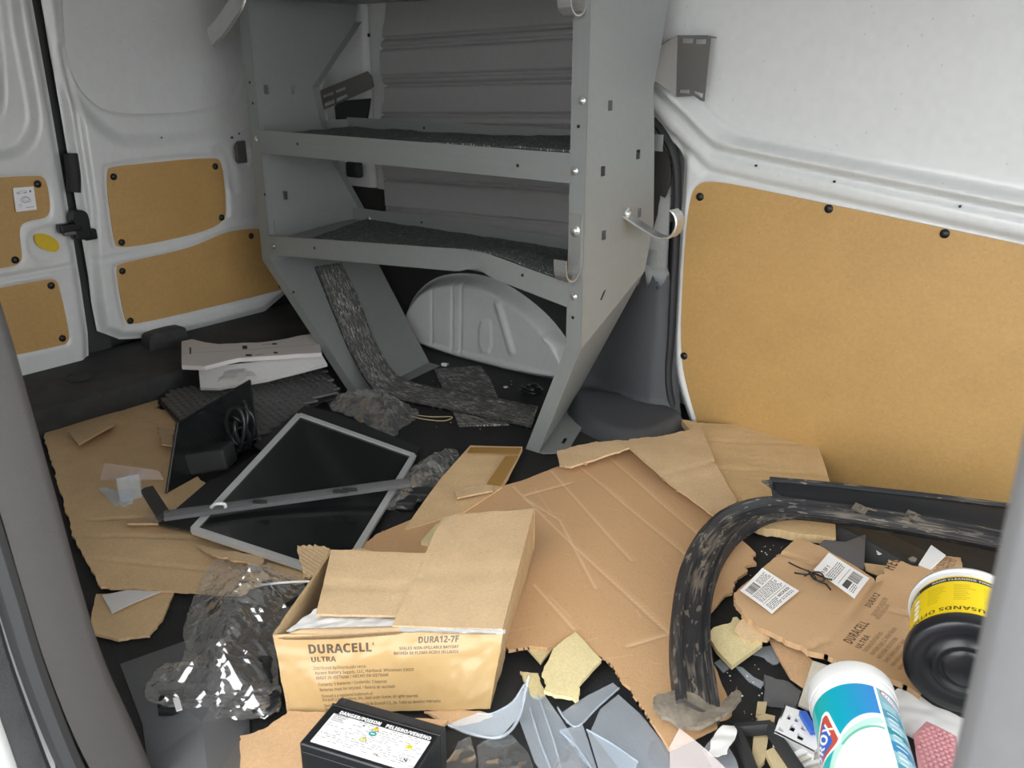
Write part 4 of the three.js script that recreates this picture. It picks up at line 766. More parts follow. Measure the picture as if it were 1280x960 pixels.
// --- clear bags with black parts
function bag(name, px, h, dome, amp, label, o = {}) {
  const pl = planeOf(px, () => h), poly = px.map((p) => pl.uv(fl(p[0], p[1], h))), s = px[0][0];
  const g = group(name, pl.c.clone().setY(h), label, 'plastic bag');
  const hf = (u, v) => { const d = Math.max(0, -sdf(poly, u, v)), e = smooth(0, o.edge ?? 0.07, d); return 0.003 + dome * e * (0.55 + 0.75 * fbm(u * 9 + s, v * 9, 5)) + amp * e * (ridge(u * 24 + s, v * 24, 8, 3) - 0.45) + 0.45 * amp * (ridge(u * 55, v * 55 + s, 15, 2) - 0.4); };
  const fg = sheetGeo(tear(roundPoly(poly, 1), 0.004, 0.012, s), 0.0048, hf, 0.0006, pl.map); part('film', toCreasedNormals(fg, 0.4), M.film, g);
  return { g, pl };
}
{
  const { g } = bag('clear_bag', [[404, 500], [412, 496], [450, 498], [492, 495], [510, 508], [526, 516], [518, 528], [500, 538], [496, 549], [478, 545], [440, 522], [415, 515]], 0.012, 0.035, 0.034, 'crumpled clear plastic bag below the rubber strip', {});
  for (const [u, v, w] of [[470, 512, 0.05], [482, 528, 0.035], [448, 507, 0.03]]) { const p = fl(u, v, 0.018); part('black_part', new RoundedBoxGeometry(w, 0.014, 0.03, 2, 0.005).rotateY(0.5 + w * 9).translate(p.x, p.y, p.z), M.black, g); }
}
{
  const { g } = bag('clear_bag', [[478, 640], [490, 615], [512, 590], [524, 580], [548, 566], [568, 562], [576, 572], [570, 588], [548, 604], [522, 634], [500, 640]], 0.014, 0.04, 0.036, 'crumpled clear plastic bag between the glass panel and the taped carton', {});
  for (const [u, v, w] of [[530, 618, 0.07], [508, 628, 0.04]]) { const p = fl(u, v, 0.02); part('black_part', new RoundedBoxGeometry(w, 0.02, 0.04, 2, 0.006).rotateY(0.6).translate(p.x, p.y, p.z), M.black, g); }
}
// --- brown cartons in the middle
sheetOf('torn_carton', [[696, 562, 0.05, 0.004], [745, 553, 0.052, 0.006], [783, 550, 0.055, 0.006], [830, 544, 0.06, 0.005], [876, 533, 0.066], [897, 582, 0.06], [922, 626, 0.05], [902, 650, 0.045], [887, 641, 0.045], [835, 601, 0.05], [787, 561, 0.052], [714, 583, 0.045], [700, 581, 0.045]], M.cardB, { thick: 0.005, warp: 0.006, cell: 0.012, torn: 0.001, h: 0.05, creases: [[[800, 600], [895, 580]], [[785, 552], [770, 570]]] }, 'pale tan carton sheet with a ragged edge reaching the post cover', 'cardboard');
{
  const c = sheetOf('flattened_box', [[852, 526, 0.04, 0.006], [885, 530, 0.042], [960, 533, 0.042], [1014, 539, 0.042], [1024, 560, 0.04], [1034, 590, 0.036], [1043, 620, 0.034], [1045, 672, 0.03, 0.004], [940, 656, 0.03], [905, 610, 0.034], [880, 560, 0.04]], M.cardD, { h: 0.036, thick: 0.018, warp: 0.004, cell: 0.012, creases: [[[885, 553], [1028, 556]], [[890, 585], [1035, 592]], [[938, 533], [960, 660]]] }, 'flattened brown box lying against the hardboard side door', 'cardboard');
}
{
  const c = sheetOf('taped_carton', [[588, 557, 0.035], [653, 558, 0.035], [627, 609, 0.03], [580, 640, 0.028], [505, 662, 0.028], [523, 636, 0.03], [552, 596, 0.032]], M.cardC, { h: 0.032, thick: 0.012, warp: 0.003, creases: [[[560, 590], [640, 592]], [[580, 575], [645, 578]]] }, 'long brown carton with shiny brown tape behind the printed box', 'cardboard');
  c.updateMatrixWorld();
  laid('tape', [[632, 570, 0.0385], [648, 570, 0.0385], [626, 607, 0.0335], [608, 605, 0.0335]], M.tape, { thick: 0.001, warp: 0.001, parent: c });
  laid('tape', [[588, 559, 0.039], [652, 560, 0.039], [648, 568, 0.0385], [584, 566, 0.0385]], M.tape, { thick: 0.001, warp: 0.001, parent: c });
}
sheetOf('carton_tab', [[568, 613], [590, 608], [616, 606], [616, 613], [571, 622]], M.cardB, { h: 0.042, thick: 0.004, warp: 0.002 }, 'small tan carton tab on top of the taped carton', 'cardboard');
sheetOf('foam_offcut', [[545, 655], [568, 646], [576, 650], [545, 680], [526, 676]], M.cardPale, { h: 0.035, thick: 0.01, warp: 0.002 }, 'small pale yellow offcut tucked behind the printed box', 'offcut');
{
  const cr = [[[717, 577], [860, 694]], [[642, 609], [716, 680], [835, 790]], [[668, 730], [719, 787]], [[690, 590], [790, 700]], [[655, 622], [700, 650], [745, 735]], [[784, 808], [834, 793]], [[655, 620], [714, 604]], [[760, 570], [900, 690]]];
  const c = printed('flattened_box', [[440, 690, , 0.006], [470, 668], [540, 638], [600, 616], [653, 601], [714, 577], [783, 556], [835, 598], [887, 638], [946, 692, , 0.012], [932, 716, , 0.01], [905, 745], [888, 765], [888, 820], [916, 888, , 0.008], [897, 908], [837, 937], [800, 880, , 0.004], [757, 822], [702, 806, , 0.006], [655, 808], [636, 812], [620, 790], [552, 752], [430, 715]], { h: 0.026, thick: 0.006, warp: 0.003, freq: 3, cell: 0.005, torn: 0.001, creases: cr, crease: -0.002 }, '#cba47a', (g, P) => {
    g.lineCap = 'round'; for (const l of cr) for (const [w, a] of [[7, 0.22], [3, 0.4]]) { g.strokeStyle = `rgba(236,205,165,${a})`; g.lineWidth = w; g.beginPath(); l.forEach((q, n) => n ? g.lineTo(...P(...q)) : g.moveTo(...P(...q))); g.stroke(); }
    g.strokeStyle = 'rgba(236,205,165,0.3)'; g.lineWidth = 2; for (let k = 0; k < 26; k++) { const u = rr(620, 880), v = rr(600, 860), a = rr(-0.3, 1.2), L = rr(8, 40); g.beginPath(); g.moveTo(...P(u, v)); g.lineTo(...P(u + L * Math.cos(a), v + L * Math.sin(a))); g.stroke(); }
  }, 900);
  tag(c, 'large smooth reddish brown flattened box spread under the black flare', 'cardboard');
}
sheetOf('carton_scrap', [[372, 684, 0.06, 0.003], [395, 680, 0.065], [412, 685, 0.06], [408, 718, 0.045, 0.003], [378, 720, 0.045]], M.cardB, { thick: 0.004, warp: 0.001, torn: 0.003, cell: 0.003, h: 0.055, bumps: (u, v) => 0.0025 * Math.sin(v * 900) }, 'small corrugated carton scrap on the corner of the glass panel', 'cardboard');
sheetOf('torn_carton', [[410, 690, 0.05, 0.004], [428, 686, 0.055, 0.004], [450, 684, 0.055], [470, 690, 0.05], [440, 715, 0.045], [412, 712, 0.045]], M.cardB, { thick: 0.004, warp: 0.003, torn: 0.002, h: 0.05 }, 'narrow tan carton edge between the glass panel and the printed box', 'cardboard');

// --- the big clear bag of black parts by the jamb
{
  const px = [[174, 872], [196, 838], [212, 830], [232, 828], [228, 790], [236, 762], [250, 730], [262, 708], [280, 697], [300, 712], [330, 706], [384, 728], [378, 770], [356, 800], [345, 850], [355, 870], [342, 903], [300, 902], [250, 900], [205, 888]];
  const { g } = bag('clear_bag', px, 0.03, 0.05, 0.04, 'large clear plastic bag of black cables beside the printed battery box', { edge: 0.09 });
  const P = (u, v, h) => fl(u, v, h), blob = (pts, r) => part('cable', tube(pts.map((q) => P(...q)), r, 50, 10), M.cable, g);
  for (let k = 0; k < 4; k++) blob([[200, 868 + k * 7, 0.024 + 0.006 * (k % 2)], [240, 866 + k * 8, 0.03], [285, 872 + k * 6, 0.028], [330, 876 + k * 5, 0.03], [348, 862 + k * 6, 0.03]], 0.0065);
  for (let k = 0; k < 4; k++) blob([[236 + k * 6, 856, 0.028], [246 + k * 5, 826 - k * 5, 0.034 + k * 0.004], [286, 806 + k * 8, 0.04], [322 - k * 6, 826 + k * 4, 0.04], [336 - k * 7, 858, 0.032], [290, 866 - k * 5, 0.028]], 0.006);
  for (let k = 0; k < 3; k++) blob([[242 + k * 7, 800, 0.03], [258 + k * 4, 762 + k * 8, 0.034], [290, 752 + k * 12, 0.036], [318 - k * 7, 775 + k * 4, 0.036], [300, 806 - k * 5, 0.032]], 0.0045);
  blob([[316, 795, 0.036], [345, 766, 0.04], [372, 748, 0.04]], 0.005);
  const ad = P(310, 838, 0.03); part('adapter', new RoundedBoxGeometry(0.07, 0.026, 0.045, 2, 0.007).rotateY(0.7).translate(ad.x, ad.y, ad.z), M.black, g);
  const k = P(222, 880, 0.05); part('white_label', new THREE.BoxGeometry(0.03, 0.0015, 0.008).rotateY(-0.4).translate(k.x, k.y, k.z), M.paper, g);
}
// --- plastic step cover at the near edge of the floor
{
  const Q = (u, v, h) => fl(u, v, h), g = group('trim_11', Q(250, 900, 0)); struct(g, 'dark grey moulded step cover on the floor by the jamb', 'step cover');
  const a = Q(150, 830, 0.004), b = Q(240, 798, 0.006), c = Q(300, 800, 0.006), d = Q(312, 903, 0.006), e = Q(318, 1050, 0.006), f = Q(215, 1050, 0.006), r0 = Q(252, 902, 0.045), r1 = Q(262, 985, 0.06), h0 = Q(185, 955, 0.006), h1 = Q(178, 905, 0.006);
  const vs = [a, b, c, d, e, f, r0, r1, h0, h1], pos = [], F = [[0, 1, 6], [1, 2, 6], [2, 3, 6], [3, 7, 6], [3, 4, 7], [4, 5, 7], [5, 8, 7], [8, 6, 7], [8, 9, 6], [9, 0, 6]], idx = [], uv = [];
  F.forEach((t) => t.forEach((k) => { pos.push(vs[k].x, vs[k].y, vs[k].z); uv.push(vs[k].x, vs[k].z); idx.push(idx.length); }));
  part('cover', fromArrays(pos, idx, uv), M.trim, g);
}
tag(mesh('white_cord', tube([fl(318, 732, 0.06), fl(345, 729, 0.07), fl(375, 727, 0.075), fl(402, 727, 0.07)], 0.0022, 24, 6), M.whitePlastic), 'thin white cord running from the big bag behind the printed box', 'cord');
// --- the printed battery box
{
  const h = 0.125, TL = fl(342, 793, h), TR = fl(629, 789, h), RB = fl(668, 634, h), MB = fl(553, 645, h), MM = fl(541, 692, h), LB = fl(414, 687, h);
  const dn = (p, k = 0) => p.clone().setY(0.034), BL = fl(360, 893, 0.012), BR = fl(612, 886, 0.012);
  const g = group('battery_box', TL.clone().lerp(TR, 0.5).setY(0.012), 'battered brown battery box with taped printed front', 'box');
  const tex = canvas(1400, 500, (c, w, hh) => {
    c.fillStyle = '#b59766'; c.fillRect(0, 0, w, hh); speckle(c, w, hh, 'rgba(80,45,10,0.10)', 11000, 3); speckle(c, w, hh, 'rgba(255,240,205,0.12)', 9000, 3);
    c.fillStyle = '#4b3a2a'; const t = (s, x, y, sz, L, f = 'bold') => { c.save(); c.font = `${f} ${sz}px sans-serif`; const m = c.measureText(s).width; c.translate(x, y); c.rotate(-0.012); c.scale(L / m, 1); c.fillText(s, 0, 0); c.strokeStyle = '#4b3a2a'; c.lineWidth = sz * 0.035; c.strokeText(s, 0, 0); c.restore(); };
    t('DURACELL', 195, 122, 78, 400); t('\u00ae', 596, 78, 26, 14); t('ULTRA', 205, 176, 44, 160);
    t('DURA12-7F', 880, 68, 54, 255); t('SEALED NON-SPILLABLE BATTERY', 765, 108, 25, 372); t('BATER\u00cdA DE PLOMO-\u00c1CIDO SELLADOS', 730, 138, 25, 408);
    const f = ''; t('Distributed by/Distribuido cerca', 215, 222, 26, 335, f); t('Ascent Battery Supply, LLC, Hartland, Wisconsin 53029', 222, 252, 26, 640, f); t('MADE IN VIETNAM / HECHO EN VIETNAM', 226, 282, 26, 470, f);
    t('Contents: 5 Batteries \u2022 Contenido: 5 baterias', 236, 322, 26, 450, f); t('Batteries must be recycled. \u2022 Bateria de reciclado', 240, 356, 26, 500, f);
    t('Duracell is a registered trademark of', 248, 396, 25, 340, f); t('Duracell U.S. Operations, Inc., used under license. All rights reserved.', 250, 420, 25, 650, f); t('Duracell es una marca registrada de Duracell U.S., Inc. Todos los derechos reservados.', 258, 458, 25, 800, f); t('Impreso en Vietnam', 262, 484, 24, 200, f);
  });
  const front = new THREE.MeshPhysicalMaterial({ map: tex, roughness: 0.6, clearcoat: 0.75, clearcoatRoughness: 0.12, side: THREE.DoubleSide });
  const crump = (s, k = 1) => (u, v) => k * (0.006 * (fbm(u * 5 + s, v * 3, s) - 0.48) + 0.003 * (ridge(u * 16 + s, v * 6, s + 4, 2) - 0.4) * (0.4 + Math.abs(u - 0.5)));
  part('front_panel', patch([BL, BR, TR, TL], 60, 20, 0.004, crump(3, 1.5), [1, 1]), front, g).userData.label = 'taped front with dark brown print';
  const sideM = card(0.55, 0.38, 0.20); sideM.clearcoat = 0.5; sideM.clearcoatRoughness = 0.2;
  part('side_panel', patch([BR, dn(RB), RB, TR], 40, 16, 0.004, crump(8, 1.6)), sideM, g);
  part('side_panel', patch([dn(LB), BL, TL, LB], 20, 12, 0.004, crump(11)), sideM, g);
  part('back_panel', mergeGeometries([patch([dn(RB), dn(MB), MB, RB], 10, 6, 0.004, crump(14)), patch([dn(MB), dn(MM), MM, MB], 6, 6, 0.004), patch([dn(MM), dn(LB), LB, MM], 10, 6, 0.004)]), sideM, g);
  part('inner_bag', patch([fl(358, 789, h - 0.012), fl(500, 784, h - 0.012), fl(520, 760, h - 0.012), fl(396, 762, h - 0.012)], 30, 10, 0.002, (u, v) => 0.012 * (ridge(u * 7, v * 3, 5, 2) - 0.4)), M.whitePlastic, g).userData.label = 'white plastic inside the open flap';
  const flapM = M.cardB;
  part('flap', patch([fl(395, 767, h + 0.002), fl(512, 770, h + 0.002), fl(541, 692, h + 0.006), fl(414, 687, h + 0.006)], 20, 14, 0.004, (u, v) => 0.003 * (fbm(u * 5, v * 5, 2) - 0.5) - 0.004 * Math.exp(-((v - 0.45) ** 2) / 0.0006)), flapM, g);
  part('flap', patch([fl(490, 782, h + 0.004), fl(628, 786, h + 0.004), fl(667, 635, h + 0.005), fl(553, 645, h + 0.007)], 24, 20, 0.004, (u, v) => 0.004 * (fbm(u * 4, v * 4, 9) - 0.5) - 0.003 * Math.exp(-((v - 0.42) ** 2) / 0.0006)), flapM, g);
  part('tape', patch([fl(500, 789, h + 0.006), fl(632, 792, h + 0.004), fl(632, 787, h + 0.007), fl(498, 784, h + 0.007)], 30, 4, 0.0008, (u, v) => 0.003 * (ridge(u * 20, v * 4, 6, 2) - 0.4)), M.clear, g);
  part('fold_edge', ribbon([fl(348, 798, h - 0.004), fl(420, 796, h), fl(520, 790, h), fl(620, 792, h)], [fl(372, 786, h + 0.003), fl(430, 784, h + 0.003), fl(520, 783, h + 0.002), fl(620, 788, h + 0.003)], 40, 3, 0.004, (u, v) => 0.004 * (fbm(u * 9, v * 2, 4) - 0.5) * v), M.cardB, g);
}
// --- sheets under the box and the battery
sheetOf('torn_carton', [[282, 946, , 0.006], [300, 920, , 0.006], [335, 908, , 0.004], [360, 888], [430, 890], [560, 900], [470, 990], [290, 1000]], M.cardA, { h: 0.022, thick: 0.005, warp: 0.003, torn: 0.002, creases: [[[285, 945], [390, 950]]] }, 'smooth brown carton corner under the black battery', 'cardboard');
sheetOf('torn_carton', [[530, 888, , 0.004], [560, 884], [600, 888], [616, 892, , 0.005], [590, 900], [565, 906]], M.cardA, { h: 0.011, thick: 0.004, warp: 0.002, torn: 0.002 }, 'thin strip of brown carton sticking out under the printed box', 'cardboard');
// --- the battery
{
  const h = 0.094, a = fl(425, 868, h), b = fl(559, 906, h), c = fl(382, 931, h), X = b.clone().sub(a), Z = c.clone().sub(a); const lx = X.length(); X.normalize(); Z.addScaledVector(X, -Z.dot(X)); const lz = Z.length(); Z.normalize();
  const ctr = a.clone().addScaledVector(X, lx / 2).addScaledVector(Z, lz / 2), g = group('battery', ctr.clone().setY(0.018), 'black sealed battery with a white warning label facing up', 'battery');
  g.rotation.y = Math.atan2(-X.z, X.x);
  const t = h - 0.018;
  mesh('case', new RoundedBoxGeometry(lx, t, lz * 0.80, 3, 0.003).translate(0, t / 2, lz * 0.10), M.blackGloss, g);
  mesh('lid', new RoundedBoxGeometry(lx - 0.002, t - 0.004, lz * 0.21, 3, 0.004).translate(0, t / 2, -lz * 0.395), M.black, g);
  mesh('lid_rib', new RoundedBoxGeometry(lx + 0.001, t + 0.0015, 0.004, 1, 0.0015).translate(0, t / 2, -lz * 0.295), M.blackGloss, g);
  const tex = canvas(700, 400, (q, w, hh) => {
    q.fillStyle = '#e2e1e0'; q.fillRect(0, 0, w, hh); q.fillStyle = '#15161b'; q.fillRect(0, 0, w, 58);
    q.fillStyle = '#f4f4f4'; q.font = 'bold 50px sans-serif'; const s = '\u26a0 DANGER/POISON \u26a0 PELIGRO/VENENO'; const m = q.measureText(s).width; q.save(); q.translate(6, 47); q.scale((w - 12) / m, 1); q.fillText(s, 0, 0); q.strokeStyle = '#f4f4f4'; q.lineWidth = 2; q.strokeText(s, 0, 0); q.restore();
    q.fillStyle = '#33343a'; q.font = 'bold 17px sans-serif'; ['SHIELD EYES', 'NO SPARKS', 'SULFURIC', 'FLUSH EYES'].forEach((l, i) => q.fillText(l, 14, 74 + i * 20));
    q.fillStyle = '#3c3e46'; for (let r = 0; r < 13; r++) { let x = r < 4 ? 170 : 14; while (x < w - 30) { const l = rr(6, 40); if (rnd() > 0.45) q.fillRect(x, 70 + r * 23, l, 5); x += l + rr(4, 14); } }
    const tri = (x, y, k, col) => { q.fillStyle = col; q.beginPath(); q.moveTo(x, y - k); q.lineTo(x + k, y + k * 0.75); q.lineTo(x - k, y + k * 0.75); q.closePath(); q.fill(); q.strokeStyle = '#2b2a10'; q.lineWidth = 3; q.stroke(); q.fillStyle = '#2b2a10'; q.fillRect(x - 2, y - k * 0.4, 4, k * 0.7); };
    tri(330, 92, 26, '#e3c52b'); tri(300, 225, 26, '#e9d76a'); q.fillStyle = '#e8d92c'; q.beginPath(); q.arc(600, 170, 22, 0, 7); q.fill(); q.fillStyle = '#2b2a10'; for (const k of [0, 1, 2]) { q.beginPath(); q.arc(600 + 10 * Math.cos(k * 2.1), 170 + 10 * Math.sin(k * 2.1), 5, 0, 7); q.fill(); }
    q.fillStyle = '#1b8b8a'; q.beginPath(); q.arc(330, 150, 27, 0, 7); q.fill(); q.fillStyle = '#e9f3f2'; q.fillRect(316, 144, 28, 10);
    q.fillStyle = '#444'; q.beginPath(); q.arc(242, 96, 9, 0, 7); q.fill(); q.strokeStyle = '#7b7d84'; q.lineWidth = 2; for (const y of [165, 290]) { q.beginPath(); q.moveTo(8, y); q.lineTo(w - 8, y); q.stroke(); }
    q.fillStyle = '#222'; q.font = 'bold 60px serif'; q.fillText('S', 610, 330); q.beginPath(); q.arc(628, 309, 30, 0, 7); q.strokeStyle = '#333'; q.stroke(); q.font = 'bold 30px sans-serif'; q.fillText('Pb', 420, 350); q.fillText('\u267b', 180, 330);
  });
  const lm = new THREE.MeshPhysicalMaterial({ map: tex, roughness: 0.35, side: THREE.DoubleSide });
  mesh('label', patch([V(0.003 - lx * 0.44, t + 0.0008, lz * 0.43), V(0.003 + lx * 0.44, t + 0.0008, lz * 0.43), V(0.003 + lx * 0.44, t + 0.0008, -lz * 0.23), V(0.003 - lx * 0.44, t + 0.0008, -lz * 0.23)], 1, 1, 0.0006, () => 0, [1, 1]), lm, g).userData.label = 'white printed warning label';
  mesh('side_ridge', new RoundedBoxGeometry(lx - 0.01, 0.004, 0.003, 1, 0.001).translate(0, t - 0.012, lz * 0.5 + 0.0008), M.blackGloss, g);
}

// --- side door sill on the right
{
  const g = group('trim_12', V(-0.3, 0, -1.8)); struct(g, 'dark grey plastic step along the foot of the side door', 'step');
  const Q = (u, v, h) => fl(u, v, h);
  const bk = [V(-0.59, -0.05, -1.935), V(-0.45, -0.07, -1.935), V(-0.25, -0.08, -1.935), V(0.4, -0.08, -1.935)];
  const fr = [Q(1045, 655, 0.03), Q(1110, 690, 0.03), Q(1170, 722, 0.03), V(0.4, 0.03, -1.33)];
  part('step_top', ribbon(bk, fr, 30, 6, 0.02, (u, v) => 0.008 * Math.sin(v * 3)), M.sill, g);
  const low = fr.map((p) => p.clone().add(V(-0.02, -0.028, 0.03)));
  part('step_edge', ribbon(fr, low, 30, 3, 0.004), M.sill, g);
}
// --- black fender flare: a channel with two lips, muddy
{
  const K = [[872, 884, 0.058], [868, 850, 0.06], [863, 805, 0.062], [864, 760, 0.062], [873, 712, 0.063], [893, 672, 0.066], [922, 646, 0.07], [965, 633, 0.077], [1030, 638, 0.08], [1100, 648, 0.085], [1180, 661, 0.09], [1290, 682, 0.095]];
  const path = curve(K.map(([u, v, h]) => fl(u, v, h)), 90);
  const g = group('fender_flare', fl(872, 884, 0.03), 'long curved black plastic fender flare dusted with dried mud', 'fender flare');
  const up = path.map((p, i) => { const t = smooth(0.5, 0.68, i / 90); return V(0.05 * t, 1, 0.75 * t).normalize(); });
  const w = 0.031, top = [[-w, -0.026], [-w + 0.001, 0.006], [-w + 0.005, 0.012], [-w + 0.012, 0.012], [-w + 0.017, 0.006], [-w + 0.019, -0.008], [w - 0.012, -0.010], [w - 0.006, 0.000], [w - 0.002, 0.004], [w, 0.003], [w + 0.001, -0.026]];
  const prof = top.concat(top.slice().reverse().map(([a, b]) => [a * 0.92, b - 0.0035]));
  part('channel', sweep(prof, path, up, true, (t) => 1 - 0.42 * smooth(0.5, 0.66, t)), M.flare, g);
  // dark inner wall standing up behind the straight run, with a rolled lip
  const back = [[966, 622], [1030, 629], [1100, 639], [1180, 652], [1290, 671]].map(([u, v], i) => fl(u, v, 0.082 + 0.005 * i)), tall = [[962, 599], [1030, 605], [1100, 613], [1180, 622], [1290, 636]].map(([u, v], i) => fl(u, v, 0.105 + 0.005 * i));
  part('inner_wall', ribbon(back, tall, 40, 4, 0.005, (u, v) => 0.003 * Math.sin(v * 3)), M.blackGloss, g);
  part('top_lip', sweep([[-0.006, -0.003], [0.006, -0.003], [0.006, 0.003], [0, 0.006], [-0.006, 0.003]], curve(tall, 40)), M.flare, g);
  part('corner_gusset', patch([path[56].clone().add(V(-0.01, 0.002, -0.012)), back[0], tall[0].clone().add(V(0.006, 0, 0)), tall[0].clone().add(V(-0.012, -0.004, 0.012))], 4, 4, 0.004), M.flare, g);
  // torn foot with a curled tongue
  const foot = [[816, 886], [822, 870], [846, 866], [880, 868], [892, 876], [900, 884], [912, 866], [922, 856], [926, 872], [920, 886], [905, 897], [880, 905], [848, 902], [826, 896]];
  laid('torn_foot', foot.map(([u, v]) => [u, v, 0.06]), M.mud, { h: 0.06, thick: 0.006, warp: 0.008, freq: 20, cell: 0.006, torn: 0.004, parent: g, bumps: (u, v) => 0.018 * Math.abs(Math.sin(u * 24)) - 0.01 });
  for (const [u, v] of [[1075, 636], [1141, 645]]) { const p = fl(u, v, 0.098), q = part('clip_boss', mergeGeometries([new THREE.BoxGeometry(0.026, 0.004, 0.016), new THREE.TorusGeometry(0.006, 0.002, 8, 14).rotateX(1.57).translate(0, 0.003, 0)]).rotateY(-0.2).rotateX(0.5).translate(p.x, p.y, p.z), M.mud, g); q.userData.label = 'tan clip boss'; }
}
// --- pieces between flare and printed carton
sheetOf('plastic_plate', [[1012, 694], [1030, 675], [1056, 678], [1082, 668], [1080, 712], [1055, 706]], M.trim, { h: 0.03, thick: 0.004, warp: 0.002 }, 'dark grey broken plastic plate behind the labelled carton', 'plastic plate');
sheetOf('carton_scrap', [[1080, 704], [1112, 708], [1108, 722], [1082, 712]], M.cardC, { h: 0.024, thick: 0.004, warp: 0.002 }, 'narrow brown carton strip behind the labelled carton', 'cardboard');
sheetOf('plastic_chip', [[1094, 684], [1100, 682], [1113, 687], [1108, 692], [1097, 691]], M.whitePlastic, { h: 0.026, thick: 0.003, warp: 0.003, freq: 30 }, 'small white plastic chip on the black floor below the flare', 'chip');
sheetOf('plastic_chip', [[1135, 698], [1141, 695], [1147, 698], [1144, 702], [1138, 702]], M.clear, { h: 0.03, thick: 0.004, warp: 0.001 }, 'small bluish clear disc beside the white card', 'chip');
sheetOf('plastic_card', [[1148, 706, 0.045], [1164, 682, 0.055], [1182, 694, 0.055], [1163, 712, 0.045]], M.whitePlastic, { h: 0.05, thick: 0.003, warp: 0.002 }, 'small white plastic card behind the labelled carton', 'card');
// --- labelled carton on the right
{
  const px = [[917, 752, , 0.006], [922, 739], [967, 698], [997, 671], [1025, 682], [1060, 702], [1096, 724, , 0.006], [1104, 712, , 0.004], [1112, 699, , 0.006], [1150, 708], [1180, 694, , 0.004], [1201, 697, , 0.003], [1203, 716], [1190, 780], [1150, 870], [1132, 858], [1055, 828, , 0.008], [1020, 816, , 0.008], [960, 790, , 0.006], [930, 770, , 0.006]];
  const c = printed('labelled_carton', px, { h: 0.045, thick: 0.010, warp: 0.007, freq: 5, cell: 0.008, torn: 0.001, creases: [[[1096, 724], [1035, 800], [1010, 812]], [[1110, 760], [1190, 780]], [[975, 690], [1010, 700], [1070, 735]]], crease: -0.006 }, '#c4a17a', (g, P, res) => {
    g.fillStyle = '#4d3a26';
    textAlong(g, P(1064, 807), P(1087, 780), 'DURACELL', 1, 'bold', 1.3); textAlong(g, P(1075, 813), P(1088, 797), 'ULTRA', 1, 'bold', 0.9);
    for (const [k, s] of [['Distributed by/Distribuido cerca', 0], ['Ascent Battery Supply, LLC, Hartland, Wisconsin', 1], ['MADE IN VIETNAM / HECHO EN VIETNAM', 2], ['Contents: 5 Batteries Contenido: 5 baterias', 3], ['Batteries must be recycled Bateria de reciclado', 4], ['registered trademark used under license', 5]]) { const a = [1083 + s * 8.4, 817 + s * 4.6], L = [1.0, 1.45, 1.1, 1.2, 1.2, 1.0][s]; textAlong(g, P(a[0], a[1]), P(a[0] + 21 * L, a[1] - 25 * L), k, 1, '', 2.2); }
    textAlong(g, P(1088, 758), P(1101, 741), 'DURA12', 1, 'bold', 1); textAlong(g, P(1094, 770), P(1111, 746), 'SEALED NON-SPILLABLE BATTERY', 1, '', 2.2); textAlong(g, P(1099, 774), P(1113, 754), 'BATERIA DE PLOMO SELLADOS', 1, '', 2.2);
    textAlong(g, P(1116, 714), P(1127, 699), 'HEO', 1, 'bold', 1.1); textAlong(g, P(1174, 716), P(1184, 697), 'Part Number', 1, '', 1.3); textAlong(g, P(1181, 718), P(1191, 698), 'QUANTITY QTY', 1, '', 1.3); textAlong(g, P(1188, 719), P(1196, 700), 'PRODUCTO', 1, '', 1.3);
  });
  tag(c, 'flattened brown carton with two white shipping labels and dark print', 'cardboard');
  const lab = (q, draw, label) => {
    const t = canvas(300, 400, draw), m = new THREE.MeshPhysicalMaterial({ map: t, roughness: 0.45, side: THREE.DoubleSide }), w = q.map(([u, v]) => fl(u, v, 0.0545));
    c.updateMatrixWorld(); const s = part('shipping_label', patch(w, 6, 6, 0.0008, (u, v) => 0.001 * Math.sin(u * 4 + v * 3), [1, 1]), m, c); s.userData.label = label;
  };
  const bars = (g, x, y, w, h) => { g.fillStyle = '#1c1c20'; let k = x; while (k < x + w) { const b = rr(2, 7); g.fillRect(k, y, b, h); k += b + rr(2, 6); } };
  const lines = (g, x, y, w, n, s) => { g.fillStyle = '#4c4c52'; for (let r = 0; r < n; r++) { let k = x; while (k < x + w - 10) { const b = rr(6, 26); g.fillRect(k, y + r * s, b, s * 0.45); k += b + rr(4, 9); } } };
  lab([[965, 767], [999, 738], [953, 710], [925, 738]], (g, w, h) => { g.fillStyle = '#efeeee'; g.fillRect(0, 0, w, h); g.save(); bars(g, 30, 34, 110, 90); lines(g, 160, 40, 110, 6, 14); lines(g, 24, 150, 240, 7, 16); g.strokeStyle = '#333'; g.lineWidth = 4; g.beginPath(); g.moveTo(16, 140); g.lineTo(284, 140); g.moveTo(16, 275); g.lineTo(284, 275); g.stroke(); g.fillStyle = '#222'; g.font = 'bold 40px sans-serif'; g.fillText('MIXED', 150, 325); lines(g, 24, 300, 110, 5, 17); lines(g, 150, 345, 120, 2, 17); g.restore(); }, 'white address label');
  lab([[1068, 748], [1087, 722], [1036, 691], [1017, 712]], (g, w, h) => { g.fillStyle = '#f1f1f3'; g.fillRect(0, 0, w, h); g.fillStyle = '#1d1d20'; g.font = 'bold 44px sans-serif'; g.fillText('1 OF 1', 30, 90); lines(g, 30, 110, 230, 5, 17); g.fillRect(30, 228, 240, 4); g.fillRect(36, 262, 100, 54); bars(g, 150, 260, 118, 96); lines(g, 36, 330, 96, 3, 16); }, 'white shipping label with barcode');
  const wp = [[[986, 703], [1000, 710], [1016, 716], [1030, 722], [1040, 725]], [[993, 716], [1006, 718], [1016, 718], [1022, 726], [1032, 730], [1038, 737]], [[1010, 713], [1018, 724], [1030, 726], [1026, 716], [1014, 716], [1006, 720]]];
